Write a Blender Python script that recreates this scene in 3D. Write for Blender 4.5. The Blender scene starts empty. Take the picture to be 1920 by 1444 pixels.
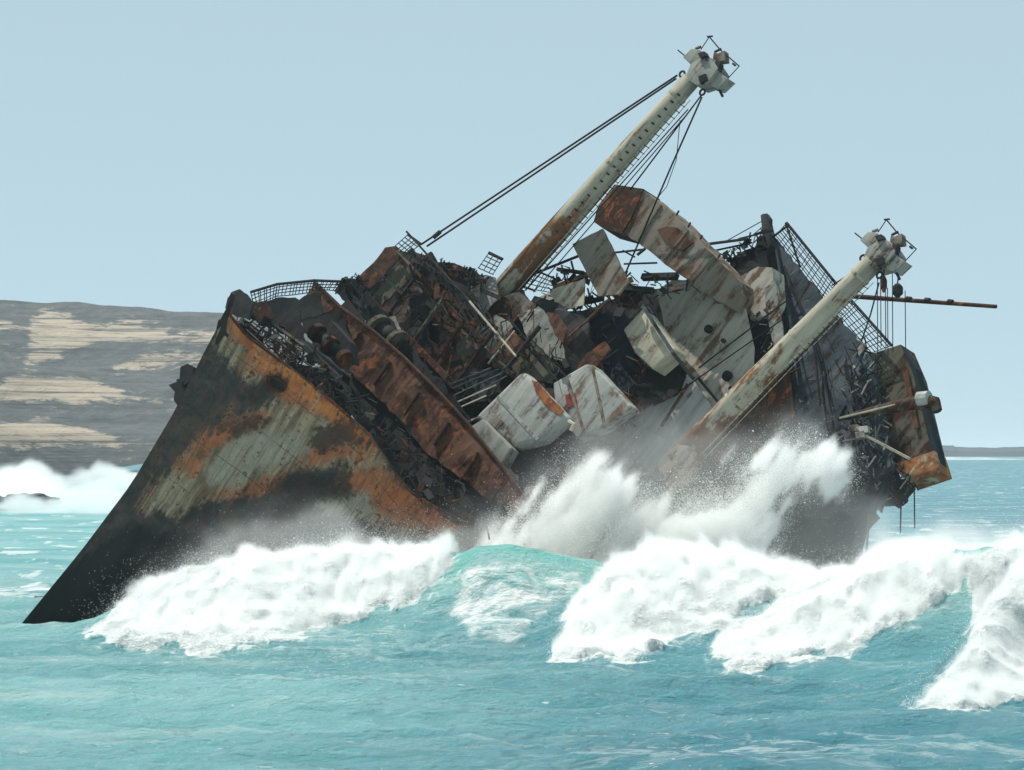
import bpy, bmesh, math, random
import numpy as np
from mathutils import Vector, Matrix

rnd = random.Random(7)
rng = np.random.default_rng(11)
SC = bpy.context.scene
COL = SC.collection

# ------------------------------------------------------------------ camera, sky, sun, exposure
K = 1.087e-4                       # radians per photo pixel (telephoto)
CAM_H = 7.2
PITCH = math.atan(118 * K)
cam = bpy.data.cameras.new('camera')
cam.sensor_width = 36.0
cam.lens = 18.0 / (960 * K)
cam.clip_start = 1.0
cam.clip_end = 60000.0
cam_o = bpy.data.objects.new('camera', cam)
COL.objects.link(cam_o)
cam_o.location = (0, 0, CAM_H)
cam_o.rotation_euler = (math.pi / 2 + PITCH, 0, 0)
SC.camera = cam_o

SUN_EL, SUN_AZ = 64.0, -48.0        # azimuth measured from +y (away from camera) towards +x
world = bpy.data.worlds.new('World')
SC.world = world
world.use_nodes = True
wn, wl = world.node_tree.nodes, world.node_tree.links
bg = wn['Background']
sky = wn.new('ShaderNodeTexSky')
sky.sky_type = 'NISHITA'
sky.sun_disc = False
sky.sun_elevation = math.radians(SUN_EL)
sky.sun_rotation = math.radians(SUN_AZ)
sky.altitude = 6000
sky.air_density = 0.6
sky.dust_density = 0.2
sky.ozone_density = 1.0
hz = wn.new('ShaderNodeMix'); hz.data_type = 'RGBA'          # bright sea haze, the same all round
hz.inputs[0].default_value = 0.8
hz.inputs[7].default_value = (4.75, 6.35, 6.75, 1)
wl.new(sky.outputs[0], hz.inputs[6])
wl.new(hz.outputs[2], bg.inputs[0])
bg.inputs[1].default_value = 0.10

sun = bpy.data.lights.new('sun', 'SUN')
sun.energy = 4.6
sun.angle = math.radians(0.5)
sun.color = (1.0, 0.96, 0.9)
sun_o = bpy.data.objects.new('sun', sun)
COL.objects.link(sun_o)
_e, _a = math.radians(SUN_EL), math.radians(SUN_AZ)
SUN_DIR = Vector((math.sin(_a) * math.cos(_e), math.cos(_a) * math.cos(_e), math.sin(_e)))
sun_o.rotation_euler = SUN_DIR.to_track_quat('Z', 'Y').to_euler()
sun_o.location = (0, 0, 400)

SC.view_settings.view_transform = 'Standard'
SC.view_settings.look = 'None'
SC.view_settings.exposure = 0.18
SC.view_settings.gamma = 1.0
SC.view_settings.use_curve_mapping = False
SC.cycles.volume_bounces = 10
SC.cycles.volume_step_rate = 2.0
SC.cycles.volume_max_steps = 256
SC.cycles.max_bounces = 12
SC.cycles.diffuse_bounces = 8
SC.cycles.glossy_bounces = 2
SC.cycles.transparent_max_bounces = 8

# ------------------------------------------------------------------ survey helpers
FW = np.array([0, math.cos(PITCH), math.sin(PITCH)])
RT = np.array([1.0, 0, 0])
UPV = np.array([0, -math.sin(PITCH), math.cos(PITCH)])
CP = np.array([0, 0, CAM_H])


def ray(x, y):
    return FW + (x - 960) * K * RT + (722 - y) * K * UPV


def W(x, y, Y):
    """point of the photo's line of sight at distance Y"""
    r = ray(x, y)
    return CP + r * (Y / r[1])


def to_px(p):
    q = np.asarray(p, float) - CP
    z = q @ FW
    return 960 + (q @ RT) / z / K, 722 - (q @ UPV) / z / K


# the ship's own frame: A runs aft, P to port, U up from the deck; origin at the bow tip
A = np.array([.58, .75, -.32]); A /= np.linalg.norm(A)
P = np.array([.565, -.65, -.51]); P -= (P @ A) * A; P /= np.linalg.norm(P)
U = np.cross(P, A)
O = W(432, 560, 192)
SHIP = Matrix(((A[0], P[0], U[0], O[0]), (A[1], P[1], U[1], O[1]), (A[2], P[2], U[2], O[2]), (0, 0, 0, 1)))
FR = np.array([A, P, U])


def ship(w):
    return FR @ (np.asarray(w) - O)


def unship(s):
    s = np.asarray(s, float)
    return O + s[..., 0:1] * A + s[..., 1:2] * P + s[..., 2:3] * U


def S(x, y, a):
    """sight line meets the athwart plane at station a -> ship coordinates"""
    r = ray(x, y)
    t = ((O - CP) @ A + a) / (r @ A)
    return ship(CP + r * t)


def Sp(x, y, p):
    r = ray(x, y)
    t = ((O - CP) @ P + p) / (r @ P)
    return ship(CP + r * t)


# ------------------------------------------------------------------ numeric noise
def _hash(i, j, k, seed):
    h = (i.astype(np.int64) * 374761393 + j.astype(np.int64) * 668265263 + k.astype(np.int64) * 2147483647 + seed * 974634777)
    h = (h ^ (h >> 13)) * 1274126177
    h = h & 0x7fffffff
    h = (h ^ (h >> 16)) & 0xffff
    return h / 65535.0


def vnoise(p, seed=0):
    p = np.asarray(p, float)
    f = np.floor(p); d = p - f
    d = d * d * (3 - 2 * d)
    i, j, k = f[:, 0], f[:, 1], f[:, 2]
    r = 0
    for a in (0, 1):
        for b in (0, 1):
            for c in (0, 1):
                w = (d[:, 0] if a else 1 - d[:, 0]) * (d[:, 1] if b else 1 - d[:, 1]) * (d[:, 2] if c else 1 - d[:, 2])
                r = r + w * _hash(i + a, j + b, k + c, seed)
    return r


def fbm(p, octaves=4, seed=0, gain=.5):
    p = np.asarray(p, float)
    s, a, t = 0, 1.0, 0
    for o in range(octaves):
        s = s + a * vnoise(p * 2 ** o + 17.3 * o, seed + o)
        t += a
        a *= gain
    return s / t


def in_poly(x, y, poly):
    x = np.asarray(x, float); y = np.asarray(y, float)
    ins = np.zeros(x.shape, bool)
    n = len(poly)
    for i in range(n):
        x1, y1 = poly[i][:2]; x2, y2 = poly[(i + 1) % n][:2]
        c = ((y1 > y) != (y2 > y)) & (x < (x2 - x1) * (y - y1) / (y2 - y1 + 1e-12) + x1)
        ins ^= c
    return ins


def sdist(x, y, poly):
    """signed distance to a polygon, positive inside"""
    x = np.asarray(x, float); y = np.asarray(y, float)
    d = np.full(x.shape, 1e9)
    n = len(poly)
    for i in range(n):
        x1, y1 = poly[i][:2]; x2, y2 = poly[(i + 1) % n][:2]
        dx, dy = x2 - x1, y2 - y1
        t = np.clip(((x - x1) * dx + (y - y1) * dy) / (dx * dx + dy * dy + 1e-9), 0, 1)
        d = np.minimum(d, np.hypot(x - x1 - t * dx, y - y1 - t * dy))
    return np.where(in_poly(x, y, poly), d, -d)


def sstep(a, b, x):
    t = np.clip((x - a) / (b - a), 0, 1)
    return t * t * (3 - 2 * t)


# ------------------------------------------------------------------ node material helpers
class NT:
    def __init__(self, name):
        self.m = bpy.data.materials.new(name)
        self.m.use_nodes = True
        self.t = self.m.node_tree
        self.n, self.l = self.t.nodes, self.t.links
        self.b = self.n['Principled BSDF']
        self.out = self.n['Material Output']

    def put(self, sock, v):
        if hasattr(v, 'is_output') or isinstance(v, bpy.types.NodeSocket):
            self.l.new(v, sock)
        else:
            if isinstance(v, (tuple, list)) and len(v) == 3 and sock.type == 'RGBA':
                v = (*v, 1)
            sock.default_value = v

    def math(self, op, a, b=0.0, clamp=False):
        n = self.n.new('ShaderNodeMath'); n.operation = op; n.use_clamp = clamp
        self.put(n.inputs[0], a); self.put(n.inputs[1], b)
        return n.outputs[0]

    def mix(self, f, a, b):
        n = self.n.new('ShaderNodeMix'); n.data_type = 'RGBA'
        self.put(n.inputs[0], f); self.put(n.inputs[6], a); self.put(n.inputs[7], b)
        return n.outputs[2]

    def step(self, v, lo, hi):
        n = self.n.new('ShaderNodeMapRange'); n.interpolation_type = 'SMOOTHSTEP'
        self.put(n.inputs[0], v); self.put(n.inputs[1], lo); self.put(n.inputs[2], hi)
        return n.outputs[0]

    def coord(self, kind='Object'):
        return self.n.new('ShaderNodeTexCoord').outputs[kind]

    def pos(self):
        return self.n.new('ShaderNodeNewGeometry').outputs['Position']

    def vscale(self, v, s, off=None):
        n = self.n.new('ShaderNodeVectorMath'); n.operation = 'MULTIPLY'
        self.put(n.inputs[0], v); n.inputs[1].default_value = s
        o = n.outputs[0]
        if off is not None:
            m = self.n.new('ShaderNodeVectorMath'); m.operation = 'ADD'
            self.put(m.inputs[0], o); self.put(m.inputs[1], off)
            o = m.outputs[0]
        return o

    def noise(self, v, scale, detail=6, rough=.6, dist=0.0):
        n = self.n.new('ShaderNodeTexNoise')
        self.put(n.inputs['Vector'], v)
        n.inputs['Scale'].default_value = scale
        n.inputs['Detail'].default_value = detail
        n.inputs['Roughness'].default_value = rough
        n.inputs['Distortion'].default_value = dist
        return n.outputs[0]

    def attr(self, name):
        n = self.n.new('ShaderNodeAttribute'); n.attribute_name = name
        return n.outputs['Fac']

    def rand(self):
        n = self.n.new('ShaderNodeObjectInfo')
        return self.math('MULTIPLY', n.outputs['Random'], 60.0)

    def bump(self, h, strength, dist):
        n = self.n.new('ShaderNodeBump')
        n.inputs['Strength'].default_value = strength
        n.inputs['Distance'].default_value = dist
        self.put(n.inputs['Height'], h)
        self.l.new(n.outputs[0], self.b.inputs['Normal'])


def steel(name, paint, rust_dark=(.045, .022, .014), rust_hot=(.26, .085, .03), rust=.5, soot=.35, streak=.3, rough=.85, hot=.5, along=0.0):
    """weathered ship plate: paint, rust that eats it in blotches and runs, soot"""
    k = NT(name)
    off = k.rand()
    c = k.vscale(k.coord(), (1, 1, 1), off)
    blot = k.noise(c, .55, 7, .65, .4)
    fine = k.noise(c, 3.2, 8, .7)
    run = k.noise(k.vscale(c, (2.2, 2.2, .28)), 1.0, 6, .65, .3)
    f = k.math('ADD', k.math('MULTIPLY', blot, .5), k.math('ADD', k.math('MULTIPLY', fine, .28), k.math('MULTIPLY', run, .22 + streak * .3)))
    th = .5 + (.22 + streak * .3 - .22) * .5 + (.5 - rust) * .36
    if along:
        th = k.math('ADD', th, k.math('MULTIPLY', k.math('SUBTRACT', k.attr('along'), .42), along))
        mr = k.step(k.math('SUBTRACT', f, th), -.045, .045)
    else:
        mr = k.step(f, th - .045, th + .045)
    rc = k.mix(k.step(k.noise(c, 1.7, 8, .7, .6), .62 - hot * .2, .78 - hot * .2), rust_dark, rust_hot)
    pv = k.mix(k.step(run, .35, .7), paint, tuple(x * .62 for x in paint))
    col = k.mix(mr, pv, rc)
    so = k.step(k.noise(c, .42, 6, .62, .8), .72 - soot * .5, .88 - soot * .5)
    col = k.mix(k.math('MULTIPLY', so, .85), col, (.021, .023, .022))
    sp = k.step(fine, .66, .7)
    col = k.mix(k.math('MULTIPLY', sp, .7), col, tuple(x * .5 for x in rust_dark))
    k.put(k.b.inputs['Base Color'], col)
    k.b.inputs['Roughness'].default_value = rough
    k.b.inputs['Specular IOR Level'].default_value = .12
    k.bump(k.math('ADD', fine, k.math('MULTIPLY', mr, -.5)), .5, .05)
    return k.m


M = {
    'brown': steel('rusted_brown_steel', (.075, .042, .028), rust=.6, soot=.3, hot=.55),
    'bulk': steel('rust_red_bulkhead', (.13, .065, .04), rust=.55, soot=.25, hot=.7, rust_hot=(.22, .07, .03)),
    'dark': steel('burnt_steel', (.036, .036, .034), rust=.35, soot=.55, hot=.2, rust_hot=(.08, .035, .02)),
    'black': steel('sooty_steel', (.021, .023, .023), rust=.25, soot=.6, hot=.1, rust_hot=(.04, .02, .014)),
    'wall': steel('wet_slate_grey_plate', (.085, .105, .118), rust=.22, soot=.36, streak=1.6, hot=.1, rust_hot=(.07, .04, .03)),
    'grey': steel('faded_grey_paint', (.31, .30, .265), rust=.32, soot=.22, streak=.6, rust_hot=(.22, .09, .045)),
    'tan': steel('stained_tan_paint', (.22, .188, .15), rust=.42, soot=.2, streak=.7, rust_dark=(.1, .055, .035), rust_hot=(.24, .1, .05)),
    'white': steel('chalky_white_paint', (.46, .46, .43), rust=.26, soot=.1, streak=.4, rust_hot=(.32, .13, .05), rust_dark=(.14, .09, .06)),
    'tank': steel('dirty_white_tank_paint', (.36, .36, .33), rust=.38, soot=.25, streak=.7, rust_hot=(.3, .12, .05), rust_dark=(.13, .10, .075)),
    'sup': steel('grey_brown_superstructure_paint', (.42, .385, .325), rust=.40, soot=.22, streak=.8, rust_dark=(.14, .085, .055), rust_hot=(.28, .12, .06)),
    'cap': steel('rust_eaten_cream_paint', (.46, .40, .28), rust=.62, soot=.05, hot=1.0, rust_dark=(.2, .085, .04), rust_hot=(.36, .15, .06)),
    'cream': steel('peeling_cream_paint', (.50, .44, .33), rust=.3, soot=.05, streak=.6, rust_hot=(.4, .16, .06), rust_dark=(.16, .08, .05)),
    'post': steel('mast_cream_paint', (.40, .365, .285), rust=.46, soot=.04, streak=1.2, along=.16, rust_hot=(.30, .12, .045), rust_dark=(.15, .075, .04)),
    'orange': steel('bright_orange_rust', (.34, .12, .045), rust=.45, soot=.12, hot=.9, rust_hot=(.4, .14, .05), rust_dark=(.15, .05, .03)),
    'red': steel('red_lead_primer', (.26, .06, .045), rust=.4, soot=.25, hot=.5, rust_hot=(.3, .09, .04)),
    'olive': steel('olive_stained_plate', (.115, .105, .075), rust=.45, soot=.25, streak=.8, hot=.35, rust_hot=(.2, .075, .03)),
    'blue': steel('blue_black_plate', (.02, .03, .04), rust=.25, soot=.5, streak=1.0, hot=.1, rust_hot=(.06, .04, .035)),
    'cable': steel('dark_wire_rope', (.03, .03, .032), rust=.4, soot=.3, hot=.2, rust_hot=(.08, .045, .03)),
    'pale': steel('bleached_spar_paint', (.45, .41, .32), rust=.25, soot=.1),
}

# ------------------------------------------------------------------ object helpers


def link(o, parent=None, kind=None, label=None, cat=None, group=None):
    COL.objects.link(o)
    if parent is not None:
        o.parent = parent
    if kind: o['kind'] = kind
    if label: o['label'] = label
    if cat: o['category'] = cat
    if group: o['group'] = group
    return o


def thing(name, label, cat, group=None):
    """Empty at the ship frame that parents its parts"""
    o = bpy.data.objects.new(name, None)
    o.matrix_world = SHIP
    o.empty_display_size = .1
    return link(o, None, None, label, cat, group)


def mesh_obj(name, verts, faces, mat, parent=None, smooth=False, **kw):
    me = bpy.data.meshes.new(name)
    me.from_pydata([tuple(map(float, v)) for v in verts], [], faces)
    if mat is not None:
        me.materials.append(mat)
    if smooth:
        me.polygons.foreach_set('use_smooth', [True] * len(me.polygons))
    me.update()
    o = bpy.data.objects.new(name, me)
    if parent is None:
        o.matrix_world = SHIP
    return link(o, parent, **kw)


class MB:
    """collects shapes (ship coordinates) into one mesh"""

    def __init__(self):
        self.v, self.f = [], []

    def add(self, v, f):
        n = len(self.v)
        self.v += [tuple(map(float, x)) for x in v]
        self.f += [tuple(n + i for i in q) for q in f]
        return self

    def bar(self, p, q, w, h=None, twist=0.0):
        p, q = np.asarray(p, float), np.asarray(q, float)
        h = h or w
        d = q - p; L = np.linalg.norm(d)
        if L < 1e-5: return self
        d /= L
        r = np.array([0, 0, 1.0]) if abs(d[2]) < .9 else np.array([1.0, 0, 0])
        x = np.cross(d, r); x /= np.linalg.norm(x); y = np.cross(d, x)
        c, s = math.cos(twist), math.sin(twist)
        x, y = c * x + s * y, -s * x + c * y
        v = [b + sx * w / 2 * x + sy * h / 2 * y for b in (p, q) for sx, sy in ((-1, -1), (1, -1), (1, 1), (-1, 1))]
        return self.add(v, [(3, 2, 1, 0), (4, 5, 6, 7), (0, 1, 5, 4), (1, 2, 6, 5), (2, 3, 7, 6), (3, 0, 4, 7)])

    def tube(self, pts, r, n=6, r2=None, cap=True):
        pts = [np.asarray(p, float) for p in pts]
        m = len(pts); v, f = [], []
        rr = r if hasattr(r, '__len__') else [r + ((r2 if r2 is not None else r) - r) * i / max(1, m - 1) for i in range(m)]
        for i, p in enumerate(pts):
            d = pts[min(i + 1, m - 1)] - pts[max(i - 1, 0)]
            d /= np.linalg.norm(d) + 1e-9
            g = np.array([1.0, 0, 0]) if abs(d[0]) < .9 else np.array([0, 1.0, 0])
            x = np.cross(d, g); x /= np.linalg.norm(x); y = np.cross(d, x)
            for k in range(n):
                t = 2 * math.pi * k / n
                v.append(p + rr[i] * (math.cos(t) * x + math.sin(t) * y))
        for i in range(m - 1):
            for k in range(n):
                a, b = i * n + k, i * n + (k + 1) % n
                f.append((a, b, b + n, a + n))
        if cap:
            f.append(tuple(range(n - 1, -1, -1))); f.append(tuple((m - 1) * n + k for k in range(n)))
        return self.add(v, f)

    def build(self, name, mat, parent=None, smooth=False, **kw):
        return mesh_obj(name, self.v, self.f, mat, parent, smooth, **kw)


def plate(name, pts, a, t, mat, parent=None, jag=.0, warp=.06, cuts=2, bevel=0.0, **kw):
    """steel plate: outline (sight points, optional own station offset) on station a, thickness t aft"""
    p3 = [S(q[0], q[1], a + (q[2] if len(q) > 2 else 0)) for q in pts]
    out = []
    n = len(p3)
    for i in range(n):
        p, q = p3[i], p3[(i + 1) % n]
        out.append(p)
        L = np.linalg.norm(q - p)
        m = int(L / .35) if jag else 0
        for j in range(1, m + 1):
            w = p + (q - p) * (j / (m + 1))
            w = w + np.array([0, rnd.gauss(0, jag), rnd.gauss(0, jag)])
            out.append(w)
    bm = bmesh.new()
    f = bm.faces.new([bm.verts.new(tuple(v)) for v in out])
    f.normal_update()
    if f.normal.x > 0:
        f.normal_flip()
    if warp:
        bmesh.ops.triangulate(bm, faces=bm.faces[:], ngon_method='BEAUTY')
        for _ in range(cuts):
            es = [e for e in bm.edges if e.calc_length() > .7]
            if es:
                bmesh.ops.subdivide_edges(bm, edges=es, cuts=1)
                bmesh.ops.triangulate(bm, faces=bm.faces[:])
        co = np.array([v.co[:] for v in bm.verts])
        sd = rnd.randint(0, 999)
        d = (fbm(co * .8 + sd, 3, sd) - .5) * 2 * warp * 2
        for v, e in zip(bm.verts, d):
            v.co.x += float(e)
    r = bmesh.ops.extrude_face_region(bm, geom=bm.faces[:])
    nv = [g for g in r['geom'] if isinstance(g, bmesh.types.BMVert)]
    for v in nv:
        v.co.x += t
    bmesh.ops.recalc_face_normals(bm, faces=bm.faces[:])
    if bevel:
        es = [e for e in bm.edges if e.is_manifold and e.calc_face_angle(0) > .5]
        bmesh.ops.bevel(bm, geom=es, offset=bevel, segments=4, affect='EDGES', profile=.5)
        for fc in bm.faces: fc.smooth = True
    me = bpy.data.meshes.new(name)
    bm.to_mesh(me); bm.free()
    me.materials.append(mat)
    o = bpy.data.objects.new(name, me)
    if parent is None:
        o.matrix_world = SHIP
    return link(o, parent, **kw)


def beam(x1, y1, x2, y2, a, w, mat, parent, name='beam', a2=None, h=None, **kw):
    return MB().bar(S(x1, y1, a), S(x2, y2, a if a2 is None else a2), w, h, rnd.uniform(-.3, .3)).build(name, mat, parent, **kw)


def rope(pts, r, parent, name='cable', mat=None, sag=0.0, **kw):
    p3 = [S(*q) for q in pts]
    if len(p3) == 2:
        n = 10
        down = FR @ np.array([0, 0, -1.0])
        p3 = [p3[0] + (p3[1] - p3[0]) * i / n + down * sag * 4 * (i / n) * (1 - i / n) for i in range(n + 1)]
    return MB().tube(p3, r, 5).build(name, mat or M['cable'], parent, True, **kw)


def lattice(corners, a, nr, npst, r_rail, r_bar, mat, parent, name='railing', gap=.0, bend=0.0):
    """netted railing between four sight corners (tl, tr, br, bl): rails along, bars across"""
    tl, tr, br, bl = [S(c[0], c[1], a + (c[2] if len(c) > 2 else 0)) for c in corners]
    root = MB().tube([tl, tr], r_rail * 1.5, 5).build(name, mat, parent)
    for i in range(1, nr + 1):
        t = i / nr
        p, q = tl + (bl - tl) * t, tr + (br - tr) * t
        m = (p + q) / 2 + np.array([0, 0, rnd.uniform(-bend, bend)])
        MB().tube([p, m, q], r_bar, 4).build('rail', mat, root)
    for j in range(npst + 1):
        if rnd.random() < gap: continue
        t = (j + rnd.uniform(-.25, .25)) / npst if 0 < j < npst else j / npst
        p, q = tl + (tr - tl) * t, bl + (br - bl) * t
        MB().tube([p, q + np.array([0, rnd.uniform(-.05, .05), 0])], r_bar * 1.1, 4).build('bar', mat, root)
    return root


def points_obj(name, co, rad, mat, label=None, cat=None):
    me = bpy.data.meshes.new(name)
    me.vertices.add(len(co))
    me.vertices.foreach_set('co', np.asarray(co, np.float32).ravel())
    at = me.attributes.new('rad', 'FLOAT', 'POINT')
    at.data.foreach_set('value', np.asarray(rad, np.float32))
    o = bpy.data.objects.new(name, me)
    g = bpy.data.node_groups.new(name + '_points', 'GeometryNodeTree')
    g.interface.new_socket('Geometry', in_out='INPUT', socket_type='NodeSocketGeometry')
    g.interface.new_socket('Geometry', in_out='OUTPUT', socket_type='NodeSocketGeometry')
    i, ou = g.nodes.new('NodeGroupInput'), g.nodes.new('NodeGroupOutput')
    mp = g.nodes.new('GeometryNodeMeshToPoints')
    na = g.nodes.new('GeometryNodeInputNamedAttribute'); na.data_type = 'FLOAT'; na.inputs[0].default_value = 'rad'
    sm = g.nodes.new('GeometryNodeSetMaterial'); sm.inputs['Material'].default_value = mat
    g.links.new(i.outputs[0], mp.inputs['Mesh'])
    g.links.new(na.outputs[0], mp.inputs['Radius'])
    g.links.new(mp.outputs[0], sm.inputs[0])
    g.links.new(sm.outputs[0], ou.inputs[0])
    md = o.modifiers.new('points', 'NODES'); md.node_group = g
    me.materials.append(mat)
    return link(o, None, 'stuff', label, cat)


hb = 46000.0
v = [(x, y, z) for z in (-2.5, 62.0) for x, y in ((-hb, -300), (hb, -300), (hb, hb), (-hb, hb))]
hm = bpy.data.meshes.new('haze'); hm.from_pydata(v, [], [(3, 2, 1, 0), (4, 5, 6, 7), (0, 1, 5, 4), (1, 2, 6, 5), (2, 3, 7, 6), (3, 0, 4, 7)])
k = NT('sea_haze'); k.n.remove(k.b)
pv = k.n.new('ShaderNodeVolumePrincipled')
pv.inputs['Color'].default_value = (.86, .93, 1.0, 1)
pv.inputs['Density'].default_value = 0.00007
k.l.new(pv.outputs[0], k.out.inputs['Volume'])
hm.materials.append(k.m)
link(bpy.data.objects.new('haze', hm), None, 'stuff', 'thin pale sea haze over the whole bay')

k = NT('airborne_spray')
k.n.remove(k.b)
pv = k.n.new('ShaderNodeVolumePrincipled')
pv.inputs['Color'].default_value = (.965, .972, .965, 1)
pv.inputs['Density'].default_value = 1.0
pv.inputs['Density Attribute'].default_value = 'density'
pv.inputs['Anisotropy'].default_value = .2
k.l.new(pv.outputs[0], k.out.inputs['Volume'])
MISTMAT = k.m


def volume_obj(name, lo, vox, dens, label=None):
    """soft spray: a density grid (numbers held on a point lattice) turned into a fog volume by geometry nodes"""
    nx, ny, nz = dens.shape
    me = bpy.data.meshes.new(name)
    me.vertices.add(dens.size)
    g3 = np.stack(np.meshgrid(np.arange(nx), np.arange(ny), np.arange(nz), indexing='ij'), -1).reshape(-1, 3) * vox + lo
    me.vertices.foreach_set('co', g3.astype(np.float32).ravel())
    at = me.attributes.new('dens', 'FLOAT', 'POINT'); at.data.foreach_set('value', dens.astype(np.float32).ravel())
    o = bpy.data.objects.new(name, me)
    g = bpy.data.node_groups.new(name + '_fog', 'GeometryNodeTree')
    g.interface.new_socket('Geometry', in_out='INPUT', socket_type='NodeSocketGeometry')
    g.interface.new_socket('Geometry', in_out='OUTPUT', socket_type='NodeSocketGeometry')
    N, L = g.nodes, g.links
    i, ou = N.new('NodeGroupInput'), N.new('NodeGroupOutput')
    vc = N.new('GeometryNodeVolumeCube')
    hi = np.array(lo) + (np.array(dens.shape) - 1) * vox
    vc.inputs['Min'].default_value = tuple(lo); vc.inputs['Max'].default_value = tuple(hi)
    vc.inputs['Resolution X'].default_value = nx; vc.inputs['Resolution Y'].default_value = ny; vc.inputs['Resolution Z'].default_value = nz
    pos = N.new('GeometryNodeInputPosition')
    sub = N.new('ShaderNodeVectorMath'); sub.operation = 'SUBTRACT'; sub.inputs[1].default_value = tuple(lo)
    dv = N.new('ShaderNodeVectorMath'); dv.operation = 'SCALE'; dv.inputs['Scale'].default_value = 1 / vox
    ad = N.new('ShaderNodeVectorMath'); ad.operation = 'ADD'; ad.inputs[1].default_value = (.5, .5, .5)
    fl = N.new('ShaderNodeVectorMath'); fl.operation = 'FLOOR'
    dt = N.new('ShaderNodeVectorMath'); dt.operation = 'DOT_PRODUCT'; dt.inputs[1].default_value = (ny * nz, nz, 1)
    L.new(pos.outputs[0], sub.inputs[0]); L.new(sub.outputs[0], dv.inputs[0]); L.new(dv.outputs[0], ad.inputs[0]); L.new(ad.outputs[0], fl.inputs[0]); L.new(fl.outputs[0], dt.inputs[0])
    f2i = N.new('FunctionNodeFloatToInt'); L.new(dt.outputs['Value'], f2i.inputs[0])
    si = N.new('GeometryNodeSampleIndex'); si.data_type = 'FLOAT'; si.domain = 'POINT'; si.clamp = True
    na = N.new('GeometryNodeInputNamedAttribute'); na.data_type = 'FLOAT'; na.inputs[0].default_value = 'dens'
    L.new(i.outputs[0], si.inputs['Geometry']); L.new(na.outputs[0], si.inputs['Value']); L.new(f2i.outputs[0], si.inputs['Index'])
    L.new(si.outputs[0], vc.inputs['Density'])
    sm = N.new('GeometryNodeSetMaterial'); sm.inputs['Material'].default_value = MISTMAT
    L.new(vc.outputs[0], sm.inputs[0]); L.new(sm.outputs[0], ou.inputs[0])
    md = o.modifiers.new('fog', 'NODES'); md.node_group = g
    me.materials.append(MISTMAT)
    return link(o, None, 'stuff', label)


def fog(name, poly, Y0, dY, peak, soft, label, noise=.5, freq=.6, contrast=.3, vox=.14, stretch=(1, .6, .75), floor=0.0, shear=0.0):
    xs = [p[0] for p in poly]; ys = [p[1] for p in poly]
    a = W(min(xs) - soft, max(ys) + soft, Y0); b = W(max(xs) + soft, min(ys) - soft, Y0)
    lo = np.array([a[0], Y0 - 2.2 * dY, max(a[2], -.6)]); hi = np.array([b[0], Y0 + 2.2 * dY, b[2]])
    n = np.ceil((hi - lo) / vox).astype(int) + 1
    X, Y, Z = np.meshgrid(*[lo[i] + np.arange(n[i]) * vox for i in range(3)], indexing='ij')
    w = np.stack([X.ravel(), Y.ravel(), Z.ravel()], 1)
    q = w - CP; zz = q @ FW
    px, py = 960 + (q @ RT) / zz / K, 722 - (q @ UPV) / zz / K
    e = np.clip(sdist(px, py, poly) / soft, -1, 1)
    u = w.copy(); u[:, 0] += shear * u[:, 2]
    nz = fbm(u * np.array(stretch) * freq, 5, 3, .6)
    yc = (fbm(w * np.array([.25, 0, .3]) + 5, 2, 77) - .5) * 1.6
    prof = np.exp(-(((w[:, 1] - Y0) / dY) - yc) ** 2 * 1.2) * sstep(2.2, 1.7, np.abs(w[:, 1] - Y0) / dY)
    lim = noise - e * contrast
    d = np.clip((nz - lim) / .15, 0, 1) ** 1.5 * sstep(-1, .1, e) + floor * sstep(-.9, .7, e) * (.3 + 1.4 * nz)
    d = (d * prof * peak).reshape(n)
    d[0], d[-1], d[:, 0], d[:, -1], d[:, :, -1] = 0, 0, 0, 0, 0
    return volume_obj(name, lo, vox, d, label)


# ------------------------------------------------------------------ the sea
BREAKERS = [  # (crest sight points with distance), front width, back width
    ([(130, 1188, 188.5), (185, 1178, 187), (260, 1140, 185), (330, 1095, 184), (430, 1070, 183), (560, 1050, 183), (650, 1043, 183), (760, 1042, 182),
      (850, 1036, 181), (900, 1022, 180), (945, 1016, 180), (1000, 1024, 180), (1080, 1046, 180), (1150, 1072, 180), (1250, 1105, 180), (1370, 1172, 181)], 3.9, 7.0),
    ([(1000, 1228, 176), (1060, 1160, 175.5), (1130, 1085, 175), (1200, 1055, 175), (1280, 1045, 175), (1380, 1056, 175), (1480, 1078, 175), (1560, 1082, 174),
      (1700, 1065, 173), (1800, 1055, 172), (1950, 1060, 171), (2300, 1150, 170)], 4.2, 8.0),
    ([(1270, 1250, 168), (1330, 1232, 168), (1400, 1195, 168), (1480, 1155, 168), (1560, 1120, 168), (1650, 1085, 168), (1720, 1065, 168), (1800, 1052, 167.5),
      (1900, 1045, 167), (2100, 1050, 166), (2400, 1120, 165)], 3.6, 5.0),
    ([(1560, 1365, 137), (1680, 1338, 137), (1760, 1290, 139), (1820, 1200, 142), (1860, 1130, 144), (1900, 1075, 146), (1960, 1035, 147), (2200, 1000, 148), (2500, 1150, 148)], 4.0, 6.0),
]
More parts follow.
